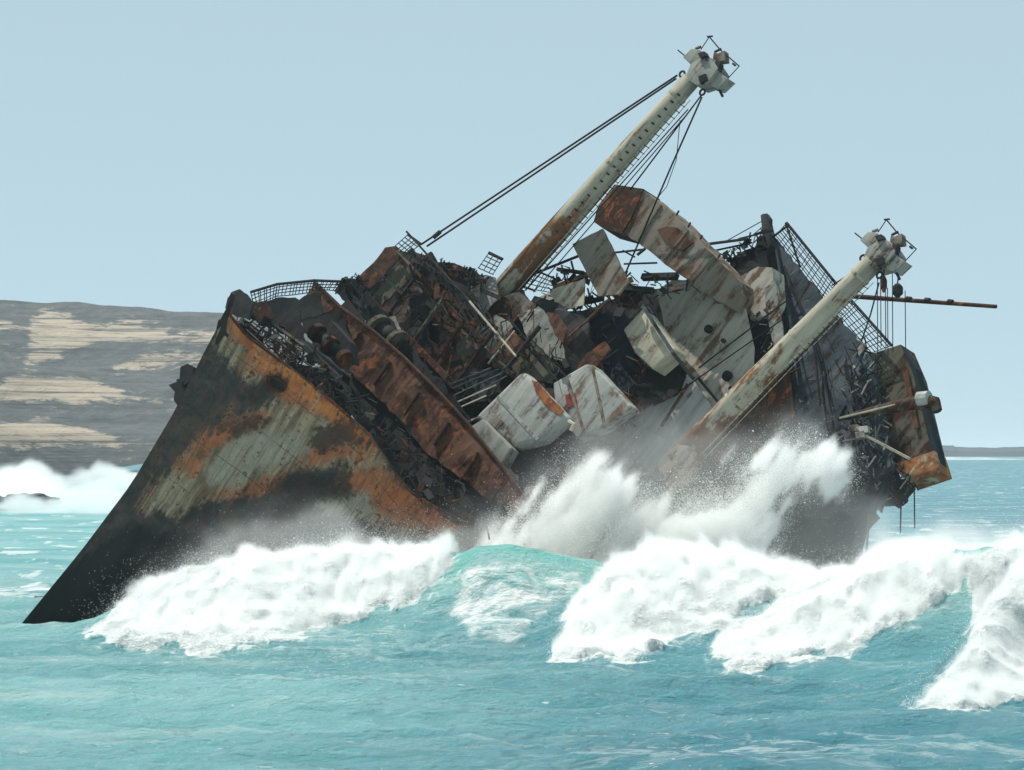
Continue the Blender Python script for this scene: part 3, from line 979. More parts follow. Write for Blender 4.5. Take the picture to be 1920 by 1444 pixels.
def hull_grid(side, ns=150, nv=110):
    sh = resample(SHEER, ns); stv = resample(STEM, nv)
    g = np.zeros((nv, ns, 3))
    s = np.linspace(0, 1, ns)
    for i in range(nv):
        v = i / (nv - 1)
        st = stv[i]
        lo_p = 8.2 * s ** 1.25 * (1 - .55 * v)
        k2 = v ** .8
        pw = sh[:, 1] * (1 - k2) + np.minimum(lo_p, np.maximum(sh[:, 1], 1.2 * s * 6)) * k2
        aa = st[0] + (sh[:, 0] - sh[0, 0]) * (1 + .06 * v)
        uu = st[2] + (sh[:, 2] - sh[0, 2]) * (1 - v)
        g[i, :, 0] = aa; g[i, :, 1] = pw; g[i, :, 2] = uu
    dent = (fbm(g.reshape(-1, 3) * np.array([.5, .5, .35]), 4, 12) - .5).reshape(nv, ns)
    seam = np.zeros((nv, ns))
    g[:, :, 1] += dent * .5 * np.minimum(1, s * 6)[None, :]
    # plating steps: every strake laps the next by a few centimetres
    g[:, :, 1] += (.035 * np.sin(s * 2 * math.pi * 21) * np.minimum(1, s * 8))[None, :] * np.sin(np.linspace(0, 1, nv) * math.pi * 9)[:, None] ** 2
    strake = np.floor(np.linspace(0, 9.999, nv)) % 2
    butt = np.floor(s * 7.999 + .5) % 2
    g[:, :, 1] += (.03 * (strake[:, None] * 2 - 1) * (butt[None, :] * .5 + .5)) * np.minimum(1, s * 8)[None, :]
    if side < 0:
        g[:, :, 1] *= -sstep(.0, .3, s)[None, :] * .92
    return g


def build_hull():
    g = hull_grid(1)
    nv, ns = g.shape[:2]
    gs = hull_grid(-1, 60, 30)
    verts = g.reshape(-1, 3)
    idx = np.arange(nv * ns).reshape(nv, ns)
    quads = np.stack([idx[:-1, :-1], idx[1:, :-1], idx[1:, 1:], idx[:-1, 1:]], -1).reshape(-1, 4).tolist()
    me = bpy.data.meshes.new('hull')
    me.from_pydata(verts.tolist(), [], quads)
    me.polygons.foreach_set('use_smooth', [True] * len(me.polygons))
    uv = me.uv_layers.new(name='UVMap')
    vi = np.zeros(len(me.loops), np.int32); me.loops.foreach_get('vertex_index', vi)
    uvs = np.stack([(vi % ns) / (ns - 1), 1 - (vi // ns) / (nv - 1)], 1)
    uv.data.foreach_set('uv', uvs.astype(np.float32).ravel())
    w = unship(verts)
    q = w - CP; zz = q @ FW
    px, py = 960 + (q @ RT) / zz / K, 722 - (q @ UPV) / zz / K

    def mask(polys, a=-34, b=34):
        m = np.zeros(len(px))
        for poly in polys: m = np.maximum(m, sstep(a, b, sdist(px, py, poly)))
        return m
    cream = mask([[(262, 955), (300, 900), (350, 850), (400, 815), (470, 780), (510, 752), (560, 745), (620, 780), (690, 830), (735, 890), (700, 935), (660, 905), (610, 880), (560, 880), (520, 900), (440, 925), (380, 950), (320, 965)],
                  [(405, 640), (412, 600), (432, 590), (470, 640), (510, 690), (480, 715), (440, 690)],
                  [(590, 945), (650, 930), (720, 950), (860, 1000), (760, 1005), (660, 965)]])
    core = mask([[(385, 880), (450, 815), (545, 812), (575, 845), (500, 875), (430, 908), (395, 915)], [(590, 940), (680, 925), (690, 950), (620, 965)]], -34, 26)
    orange = mask([[(423, 577), (462, 630), (540, 687), (634, 764), (692, 815), (705, 850), (680, 845), (640, 815), (590, 775), (530, 745), (490, 705), (468, 690), (455, 650), (420, 610)],
                   [(320, 880), (380, 820), (440, 785), (500, 770), (500, 795), (440, 830), (400, 850), (370, 890)],
                   [(380, 930), (450, 915), (540, 880), (540, 905), (450, 935)],
                   [(560, 850), (640, 820), (700, 860), (640, 855), (580, 875)],
                   [(640, 905), (700, 865), (745, 900), (780, 930), (870, 985), (850, 1000), (740, 975), (700, 950)]])
    rim = mask([[(423, 577), (462, 630), (540, 687), (634, 764), (692, 815), (703, 845), (676, 835), (635, 800), (580, 752), (530, 722), (490, 690), (470, 665), (455, 650), (436, 615)]], -10, 10)
    burn = mask([[(415, 805), (480, 780), (510, 790), (490, 805), (440, 822)], [(580, 830), (600, 800), (660, 790), (690, 830), (640, 835), (600, 850)], [(600, 890), (650, 865), (650, 890), (615, 900)],
                 [(455, 745), (520, 705), (540, 720), (480, 755)], [(510, 905), (560, 885), (640, 895), (660, 930), (560, 940)]], -30, 24)
    wet = sstep(0, 90, py - np.interp(px, [0, 250, 300, 400, 520, 600, 700, 800, 900, 1000], [1100, 930, 950, 975, 930, 940, 975, 1010, 1010, 1000]))
    for nm, m in (('cream', cream), ('core', core), ('orange', orange), ('burn', burn), ('rim', rim), ('wet', wet)):
        at = me.attributes.new(nm, 'FLOAT', 'POINT'); at.data.foreach_set('value', m.astype(np.float32))
    k = NT('hull_plating')
    uvn = k.coord('UV')
    c = k.coord()
    fr = k.noise(k.vscale(uvn, (60, 3.5, 1)), 1.0, 7, .7, .3)      # runs along the frames
    fr2 = k.noise(k.vscale(uvn, (26, 5, 1)), 1.0, 6, .65, .8)
    n1 = k.noise(c, 1.1, 9, .68, .5)
    n2 = k.noise(c, 4.0, 7, .7)

    def edge(a, amt=.9, lo=.26, hi=.76):
        nz = k.math('ADD', k.math('MULTIPLY', k.math('SUBTRACT', n1, .5), amt * 1.1), k.math('ADD', k.math('MULTIPLY', k.math('SUBTRACT', k.math('ADD', k.math('MULTIPLY', fr2, .4), k.math('MULTIPLY', fr, .6)), .5), amt * 2.2), k.math('MULTIPLY', k.math('SUBTRACT', n2, .5), amt * 1.3)))
        return k.step(k.math('ADD', k.attr(a), nz), lo, hi)
    fr3 = k.noise(k.vscale(uvn, (110, 2.2, 1)), 1.0, 5, .65, .2)
    base = k.mix(k.step(n1, .38, .66), (.030, .032, .030), (.075, .066, .058))
    base = k.mix(k.math('MULTIPLY', k.step(fr, .50, .70), .6), base, (.13, .062, .042))
    base = k.mix(k.math('MULTIPLY', k.step(n2, .6, .7), .4), base, (.12, .12, .11))
    crm = k.mix(k.step(fr, .38, .62), (.15, .11, .068), (.37, .315, .215))
    crm = k.mix(k.step(k.math('ADD', k.math('MULTIPLY', n2, .5), k.math('MULTIPLY', fr2, .5)), .54, .60), crm, (.17, .065, .03))
    cor = k.mix(k.step(n1, .4, .65), (.24, .225, .175), (.335, .315, .245))
    org = k.mix(k.step(n1, .36, .60), (.17, .052, .026), (.40, .14, .055))
    org = k.mix(k.math('MULTIPLY', k.step(fr, .56, .68), .8), org, (.40, .30, .15))
    org = k.mix(k.math('MULTIPLY', k.step(n2, .58, .66), .8), org, (.08, .035, .022))
    col = k.mix(k.math('MULTIPLY', edge('cream', 1.1, .24, .70), .92), base, crm)
    col = k.mix(k.math('MULTIPLY', edge('orange', 1.0, .24, .76), .9), col, org)
    rimc = k.mix(k.step(n1, .34, .58), (.24, .075, .03), (.50, .175, .055))
    rimc = k.mix(k.math('MULTIPLY', k.step(fr, .54, .66), .7), rimc, (.40, .31, .18))
    col = k.mix(k.math('MULTIPLY', edge('rim', .6, .3, .6), .92), col, rimc)
    col = k.mix(edge('core', .7), col, cor)
    col = k.mix(k.math('MULTIPLY', edge('burn', 1.3), .85), col, (.024, .022, .02))
    run = k.step(k.math('ADD', k.math('MULTIPLY', fr3, .55), k.math('MULTIPLY', n1, .45)), .50, .62)
    col = k.mix(k.math('MULTIPLY', run, .55), col, (.075, .040, .024))
    chip = k.step(k.math('ADD', k.math('MULTIPLY', n2, .6), k.math('MULTIPLY', fr, .4)), .555, .60)
    col = k.mix(k.math('MULTIPLY', chip, .75), col, (.035, .026, .021))
    sx = k.n.new('ShaderNodeSeparateXYZ'); k.l.new(uvn, sx.inputs[0])

    def line(v, n, w, off=0.0):
        f = k.math('FRACT', k.math('ADD', k.math('MULTIPLY', v, n), off))
        return k.step(k.math('ABSOLUTE', k.math('SUBTRACT', f, .5)), w, w * .3)
    seam = k.math('MAXIMUM', line(sx.outputs[1], 10, .016), line(sx.outputs[0], 8, .007))
    seam = k.math('MULTIPLY', seam, k.step(n1, .35, .55))
    col = k.mix(k.math('MULTIPLY', seam, .6), col, (.05, .03, .02))
    scale = k.step(k.noise(c, 9.0, 6, .7), .57, .66)
    col = k.mix(k.math('MULTIPLY', scale, .35), col, (.20, .075, .03))
    col = k.mix(k.math('MULTIPLY', edge('wet', .5, .3, .8), .97), col, (.008, .0105, .010))
    k.put(k.b.inputs['Base Color'], col)
    k.put(k.b.inputs['Roughness'], k.math('SUBTRACT', .85, k.math('MULTIPLY', k.attr('wet'), .3)))
    k.b.inputs['Specular IOR Level'].default_value = .3
    k.bump(k.math('ADD', n2, k.math('MULTIPLY', fr, .7)), .6, .06)
    me.materials.append(k.m)
    hull = link(bpy.data.objects.new('hull', me), wreck)
    # starboard side, transom-less break closed by the keel line
    v2 = gs.reshape(-1, 3); n2_ = gs.shape
    idx = np.arange(n2_[0] * n2_[1]).reshape(n2_[:2])
    q2 = np.stack([idx[:-1, :-1], idx[:-1, 1:], idx[1:, 1:], idx[1:, :-1]], -1).reshape(-1, 4).tolist()
    mesh_obj('starboard_side', v2, q2, M['dark'], hull, True)
    # bulwark cap along the port sheer, a torn lip of bent steel
    top = resample(SHEER, 60)[:46]
    mb = MB()
    for i in range(len(top) - 1):
        mb.bar(top[i] + np.array([.05, -.04, .0]), top[i + 1] + np.array([.05, -.04, .0]), .14, .1)
    mb.build('gunwale', M['bulk'], hull)
    tops = resample(SHEER, 60)[:44] * np.array([1, -1, 1])
    tops[:, 1] *= sstep(0, .3, np.linspace(0, .75, 44))
    mb = MB()
    for i in range(len(tops) - 1):
        mb.bar(tops[i], tops[i + 1], .16, .12)
    mb.build('gunwale', M['dark'], hull)
    # inner face of the bulwark
    mb = MB()
    n = len(top)
    v = [t * np.array([1, .93, 1]) + np.array([.06, 0, -.02]) for t in top] + [t * np.array([1, .62, 1]) + np.array([.3, 0, -1.25]) for i, t in enumerate(top)]
    mb.add(v, [(i, i + 1, n + i + 1, n + i) for i in range(n - 1)]).build('bulwark_lining', M['dark'], hull)
    # hawse pipe: ring with a dark bore
    c0 = np.array(verts[np.argmin((px - 518) ** 2 + (py - 720) ** 2)])
    nrm = np.array([-.45, .85, -.25]); nrm /= np.linalg.norm(nrm)
    x = np.cross(nrm, [0, 0, 1]); x /= np.linalg.norm(x); y = np.cross(nrm, x)
    ring = [c0 + nrm * .08 + .3 * (math.cos(t) * x * 1.3 + math.sin(t) * y * .8) for t in np.linspace(0, 2 * math.pi, 17)]
    hp = MB().tube(ring, .075, 6, cap=False).build('hawse_pipe', M['brown'], hull, True)
    MB().tube([c0 - nrm * .3, c0 + nrm * .05], .27, 14).build('bore', M['black'], hp)
    return hull


HULL = build_hull()

plate('stem_head', [(422, 578), (427, 560), (436, 547), (449, 542), (462, 551), (474, 570), (466, 600), (440, 592)], .7, .12, M['dark'], wreck, jag=.03, warp=.04)
# forecastle deck, one sheet between the two bulwarks
top = resample(SHEER, 40)
v, f = [], []
for i, t in enumerate(top):
    d = -1.25 - .0 * i
    for s in np.linspace(-1, 1, 9):
        v.append((t[0] + .25, max(t[1] * .62, .02) * s, t[2] + d + .12 * (1 - s * s)))
for i in range(len(top) - 1):
    for j in range(8):
        b = i * 9 + j
        f.append((b, b + 1, b + 10, b + 9))
fdeck = mesh_obj('forecastle_deck', v, f, M['black'], wreck)
# well deck and keel-side plating of the middle body
plate('well_deck', [(690, 640), (1010, 960), (1100, 1060), (1480, 1080), (1480, 900), (1100, 700), (800, 560)], 15, .1, M['dark'], wreck, warp=0) if False else None
wd = MB()
for (a0, a1) in ((13.2, 27.0),):
    z = -1.6
    wd.add([(a0, -9, z), (a0, 9.4, z), (a1, 9.6, z), (a1, -9, z), (a0, -9, z - .2), (a0, 9.4, z - .2), (a1, 9.6, z - .2), (a1, -9, z - .2)],
           [(0, 1, 2, 3), (7, 6, 5, 4), (0, 4, 5, 1), (1, 5, 6, 2), (2, 6, 7, 3), (3, 7, 4, 0)])
wd.build('well_deck', M['dark'], wreck)
sp = MB().add([(14.5, 9.3, -1.5), (27, 9.6, -1.5), (27, 7.6, -14), (14.5, 7, -14)], [(0, 1, 2, 3)]).build('side_plating', M['black'], wreck)

# broken forecastle bulkhead: the long rust-red strip that crosses the ship
BH = [(588, 528), (640, 578), (700, 622), (756, 670), (819, 732), (875, 792), (944, 879), (1003, 957), (985, 968), (912, 934), (875, 901), (800, 851), (762, 798), (706, 745), (655, 694), (669, 677), (659, 630), (640, 585), (628, 578), (600, 592), (566, 567)]
bulk = plate('bulkhead', BH, 13.0, .07, M['bulk'], wreck, jag=.035, warp=.09, cuts=3)
MB().tube([S(x, y, 12.93) for x, y in [(588, 527), (640, 577), (700, 621), (756, 669), (819, 731), (875, 791), (944, 878), (1003, 956)]], .07, 6).build('top_rail', M['brown'], bulk)
for t in (.12, .28, .44, .60, .76, .9):
    x = 640 + (985 - 640) * t; y = 580 + (935 - 580) * t
    MB().bar(S(x - 5, y - 1, 12.9), S(x - 38 + 8 * t, y + 42, 12.9), .09, .16).build('stiffener', M['brown'], bulk)
plate('wing_plate', [(545, 585), (568, 560), (592, 545), (640, 585), (720, 660), (700, 720), (660, 700), (600, 660)], 13.6, .1, M['black'], bulk, jag=.05)
plate('wing_plate', [(660, 694), (706, 742), (800, 848), (912, 932), (990, 968), (960, 1040), (860, 1020), (760, 940), (690, 830), (640, 740)], 13.2, .1, M['black'], bulk, jag=.03)
plate('rib_plate', [(634, 577), (650, 560), (720, 650), (680, 660)], 13.3, .1, M['dark'], bulk)

plate('deck_plate', [(950, 850), (1010, 815), (1090, 825), (1150, 920), (1060, 1000), (1000, 975)], 15.4, .1, M['dark'], wreck, jag=.05, warp=.08)
# ---- the deckhouse wreck behind the bulkhead (station 15-17)
house = MB().bar((16.5, -8, -1.4), (16.5, 8, -1.4), .3).build('deckhouse', M['dark'], wreck)
back = [(655, 560), (690, 520), (740, 472), (800, 480), (880, 503), (940, 540), (1050, 570), (1100, 600), (1130, 700), (1060, 760), (1010, 850), (960, 880), (905, 820), (820, 735), (740, 650)]
plate('wall', back, 17.2, .12, M['dark'], house, jag=.1, warp=.2, cuts=3)
plate('wall', [(625, 545), (640, 520), (672, 522), (700, 560), (760, 640), (850, 740), (880, 790), (819, 730), (756, 668), (690, 610)], 14.2, .1, M['black'], house, jag=.06, warp=.12)
for pts, a, m, w in [
    ([(668, 524), (700, 492), (722, 464), (742, 461), (752, 478), (735, 500), (700, 535), (680, 545)], 15.4, 'brown', .05),
    ([(690, 548), (735, 512), (765, 500), (770, 520), (742, 548), (712, 575)], 15.6, 'olive', .05),
    ([(742, 500), (762, 494), (790, 512), (802, 540), (800, 600), (785, 680), (760, 670), (745, 640), (742, 560)], 16.2, 'olive', .08),
    ([(752, 500), (770, 500), (772, 530), (752, 540)], 15.9, 'tan', .02),
    ([(765, 560), (800, 545), (805, 640), (790, 690), (770, 680)], 16.0, 'dark', .1),
    ([(805, 520), (850, 545), (862, 600), (850, 640), (812, 600)], 16.3, 'brown', .1),
    ([(812, 490), (850, 492), (880, 505), (900, 515), (905, 530), (870, 528), (830, 512)], 16.4, 'dark', .08),
    ([(838, 495), (868, 500), (862, 520), (842, 518)], 16.1, 'red', .04),
    ([(880, 520), (900, 530), (898, 560), (880, 545)], 16.1, 'tan', .04),
    ([(895, 515), (928, 520), (935, 560), (905, 590), (892, 560)], 16.6, 'grey', .05),
    ([(700, 595), (740, 592), (752, 620), (735, 650), (712, 640)], 14.6, 'grey', .06),
    ([(735, 620), (752, 628), (750, 650), (735, 648)], 14.4, 'olive', .02),
    ([(800, 640), (850, 650), (880, 700), (860, 740), (820, 700)], 16.0, 'brown', .12),
    ([(850, 620), (890, 630), (912, 670), (890, 720), (862, 690)], 16.1, 'olive', .1),
    ([(890, 625), (930, 590), (962, 612), (920, 660), (900, 680)], 16.2, 'grey', .05),
    ([(918, 662), (958, 616), (988, 645), (965, 670), (945, 690), (925, 690)], 15.9, 'bulk', .04),
    ([(860, 690), (905, 690), (940, 700), (925, 740), (890, 760)], 15.6, 'dark', .1),
    ([(955, 655), (1000, 640), (1050, 690), (1035, 720), (960, 700)], 16.4, 'olive', .06),
    ([(970, 590), (1010, 575), (1045, 610), (1060, 680), (1030, 670), (990, 640)], 16.7, 'grey', .08),
    ([(930, 560), (975, 548), (1005, 570), (985, 600), (950, 600)], 17.0, 'tan', .08),
]:
    plate('steel_plate', pts, a, .05, M[m], house, jag=.03, warp=w)
for x1, y1, x2, y2, a, w, m in [(745, 480, 905, 640, 15.7, .12, 'brown'), (772, 474, 925, 612, 15.9, .1, 'dark'), (692, 560, 862, 732, 15.2, .14, 'brown'), (800, 565, 962, 704, 15.8, .12, 'olive'), (815, 505, 940, 560, 16.2, .1, 'dark'),
                               (760, 662, 832, 560, 15.5, .1, 'olive'), (852, 722, 932, 612, 15.6, .1, 'brown'), (942, 702, 1012, 612, 15.8, .1, 'dark'), (720, 600, 790, 505, 15.4, .09, 'dark'), (800, 700, 872, 600, 15.5, .09, 'brown')]:
    beam(x1, y1, x2, y2, a, w, M[m], house, 'deck_beam', h=w * 1.8)
# bundle of hanging rods under the masthouse edge
for i in range(9):
    x = 838 + i * 7.5
    beam(x, 538 + i * 2.5, x + 40 + rnd.uniform(-4, 4), 605 + i * 3 + rnd.uniform(-6, 6), 15.9, .05, M['black' if i % 2 else 'dark'], house, 'rod')
# rods lying beside the tank
for i, (x1, y1, x2, y2) in enumerate([(848, 728, 935, 692), (850, 742, 940, 700), (855, 755, 930, 722), (862, 764, 912, 742), (846, 720, 920, 690), (868, 752, 950, 705)]):
    beam(x1, y1, x2, y2, 14.6 + .05 * i, .05, M['pale' if i in (2, 3) else 'wall'], house, 'rod')
# winch drum
wm = MB().tube([S(712, 618, 14.2), S(742, 642, 14.2)], .42, 14).build('winch', M['dark'], wreck, True)
MB().tube([S(706, 612, 14.1), S(711, 617, 14.1)], .6, 14).build('flange', M['olive'], wm)
MB().tube([S(741, 641, 14.1), S(747, 646, 14.1)], .6, 14).build('flange', M['olive'], wm)

# ---- superstructure front (station 20-22)
sup = MB().bar((22.4, -7, -1.4), (22.4, 9, -1.4), .3).build('superstructure', M['dark'], wreck)
plate('wall', [(1080, 590), (1150, 560), (1220, 540), (1330, 545), (1400, 490), (1440, 470), (1470, 640), (1500, 830), (1440, 930), (1250, 940), (1080, 900), (1000, 840), (1060, 760), (1130, 700)], 22.6, .12, M['dark'], sup, jag=.1, warp=.15, cuts=3)
for pts, a, t, m, w in [
    ([(1232, 545), (1262, 525), (1300, 525), (1345, 570), (1390, 562), (1400, 590), (1412, 650), (1412, 700), (1385, 760), (1340, 755), (1300, 700), (1270, 660), (1245, 610)], 21.2, .08, 'sup', .05),
    ([(1268, 655), (1300, 690), (1345, 752), (1375, 790), (1300, 850), (1262, 800), (1200, 812), (1175, 790), (1230, 740), (1290, 700)], 21.0, .08, 'sup', .06),
    ([(1180, 790), (1235, 748), (1262, 740), (1290, 700), (1330, 755), (1345, 800), (1280, 870), (1200, 900), (1140, 880)], 20.8, .08, 'white', .05),
    ([(1195, 700), (1235, 678), (1285, 705), (1270, 740), (1225, 760), (1190, 735)], 20.7, .08, 'dark', .08),
    ([(1160, 660), (1195, 665), (1220, 700), (1190, 750), (1150, 700)], 20.9, .08, 'brown', .08),
    ([(1373, 560), (1385, 520), (1420, 500), (1448, 502), (1452, 560), (1440, 590), (1408, 600), (1395, 565)], 22.0, .9, 'sup', .03),
    ([(1405, 590), (1440, 585), (1450, 650), (1448, 690), (1415, 690)], 22.3, .06, 'black', .06),
    ([(1432, 540), (1455, 530), (1470, 640), (1455, 670), (1440, 600)], 21.8, .06, 'grey', .04),
    ([(1330, 800), (1420, 720), (1480, 700), (1490, 800), (1420, 860), (1330, 880)], 22.2, .06, 'brown', .06),
    ([(1140, 870), (1200, 800), (1262, 830), (1240, 900), (1180, 920)], 20.5, .08, 'white', .04),
    ([(1030, 545), (1060, 535), (1096, 522), (1094, 572), (1060, 580), (1038, 562)], 17.9, .06, 'cream', .02),
    ([(1000, 560), (1035, 548), (1060, 585), (1030, 605)], 19.5, .06, 'sup', .05),
    ([(1050, 640), (1100, 592), (1160, 585), (1200, 640), (1180, 690), (1110, 700), (1070, 690)], 19.0, .8, 'blue', .05),
    ([(1110, 690), (1160, 680), (1190, 720), (1170, 740), (1120, 720)], 18.8, .3, 'blue', .05),
    ([(1024, 586), (1046, 590), (1064, 618), (1054, 642), (1040, 628)], 15.9, .08, 'bulk', .03),
    ([(1082, 692), (1100, 662), (1134, 640), (1144, 655), (1120, 684), (1095, 702)], 16.9, .1, 'bulk', .03),
    ([(1150, 540), (1190, 535), (1205, 560), (1180, 580), (1155, 570)], 19.8, .06, 'brown', .06),
]:
    plate('steel_plate', pts, a, t, M[m], sup, jag=.02, warp=w)
plate('steel_plate', [(1168, 618), (1205, 578), (1265, 655), (1222, 692), (1190, 662)], 18.6, 1.0, M['cream'], sup, warp=0, bevel=.08, label='pale cream locker box')
plate('wall', [(1070, 870), (1200, 860), (1340, 850), (1490, 860), (1475, 1070), (1090, 1060)], 22.9, .15, M['dark'], sup, jag=.05, warp=.1)
# window openings and ports in the front plating
for x, y, r in [(1365, 706, 10), (1330, 618, 8), (1310, 740, 5), (1358, 640, 4), (1372, 730, 4)]:
    c = S(x, y, 21.0)
    MB().tube([c + np.array([-.14, 0, 0]), c + np.array([.02, 0, 0])], r * .0225, 12).build('porthole', M['black'], sup)

# ---- the far dark wall with its netted railing (station 25)
far = plate('bridge_wall', [(1430, 402), (1438, 400), (1446, 430), (1458, 454), (1500, 505), (1543, 560), (1575, 595), (1603, 630), (1634, 670), (1642, 710), (1660, 800), (1680, 900), (1650, 960), (1560, 900), (1490, 840), (1475, 700), (1455, 560), (1440, 470)], 25.0, .2, M['wall'], wreck, jag=.06, warp=.1, cuts=3)
for i in range(26):
    t = rnd.random()
    x, y = 1462 + t * 165, 500 + t * 190 + rnd.uniform(0, 190 - 60 * t)
    beam(x, y, x + rnd.uniform(8, 40), y + rnd.uniform(30, 120), 24.8 - rnd.random() * .15, rnd.uniform(.03, .1), M[rnd.choice(['olive', 'wall', 'dark', 'wall', 'blue'])], far, 'frame_bar')
MB().tube([S(1433, 404, 24.6), S(1443, 470, 24.6), S(1462, 600, 24.6), S(1490, 800, 24.6)], [.16, .24, .22, .2], 8).build('corner_post', M['black'], wreck, True)
plate('jagged_edge', [(1360, 478), (1400, 470), (1430, 440), (1450, 470), (1450, 510), (1420, 500), (1385, 515)], 24.2, .2, M['black'], wreck, jag=.12, warp=.2)
lattice([(1475, 418), (1561, 524), (1541, 560), (1452, 446)], 25.0, 7, 12, .045, .02, M['black'], wreck, 'netted_railing', bend=.05)
lattice([(1561, 524), (1672, 648), (1628, 664), (1541, 558)], 25.1, 7, 13, .045, .02, M['black'], wreck, 'netted_railing', bend=.05)
beam(1473, 418, 1500, 500, 24.9, .07, M['black'], wreck)
beam(1448, 445, 1476, 424, 24.9, .07, M['black'], wreck)
# bridge wing box at the right
wing = plate('bridge_wing', [(1632, 664), (1689, 646), (1712, 700), (1748, 850), (1690, 872), (1668, 868), (1650, 770)], 25.5, 1.1, M['olive'], wreck, warp=0)
plate('side_panel', [(1689, 646), (1716, 690), (1764, 870), (1750, 862), (1713, 702)], 25.4, .5, M['blue'], wing, warp=0)
plate('end_cap', [(1672, 872), (1752, 845), (1764, 885), (1702, 906)], 25.2, .9, M['cap'], wing, warp=.02, bevel=.0)
plate('steel_plate', [(1690, 690), (1700, 688), (1722, 800), (1714, 805)], 25.35, .05, M['bulk'], wing, warp=.02)
plate('torn_plate', [(1610, 880), (1660, 860), (1700, 900), (1714, 915), (1700, 940), (1650, 945), (1625, 930)], 25.0, .3, M['dark'], wreck, jag=.15, warp=.2)
plate('after_hull', [(1480, 830), (1540, 850), (1615, 890), (1628, 930), (1615, 975), (1590, 1050), (1540, 1075), (1440, 1075), (1462, 990), (1480, 930)], 23.5, .8, M['black'], wreck, jag=.08, warp=.25, cuts=3)

# ---- davit arm crossing the wing
dav = MB().tube([S(1572, 786, 24.2), S(1640, 770, 24.2), S(1735, 752, 24.2), S(1752, 756, 24.2), S(1757, 770, 24.2)], [.08, .2, .32, .3, .22], 10).build('davit', M['olive'], wreck, True)
MB().tube([S(1575, 784, 24.0), S(1740, 744, 24.0)], .05, 6).build('lit_edge', M['pale'], dav)  # pale strip standing in for the sunlit upper edge of the arm
MB().tube([S(1722, 748, 24.0), S(1742, 746, 24.0)], .3, 10).build('collar', M['white'], dav)
beam(1620, 815, 1705, 860, 24.1, .1, M['pale'], wreck)
for x, y in [(1600, 802), (1618, 805), (1612, 815)]:
    plate('fitting', [(x - 9, y - 5), (x + 8, y - 7), (x + 10, y + 5), (x - 6, y + 7)], 24.0, .2, M['white' if x == 1618 else 'grey'], wreck, warp=.03)

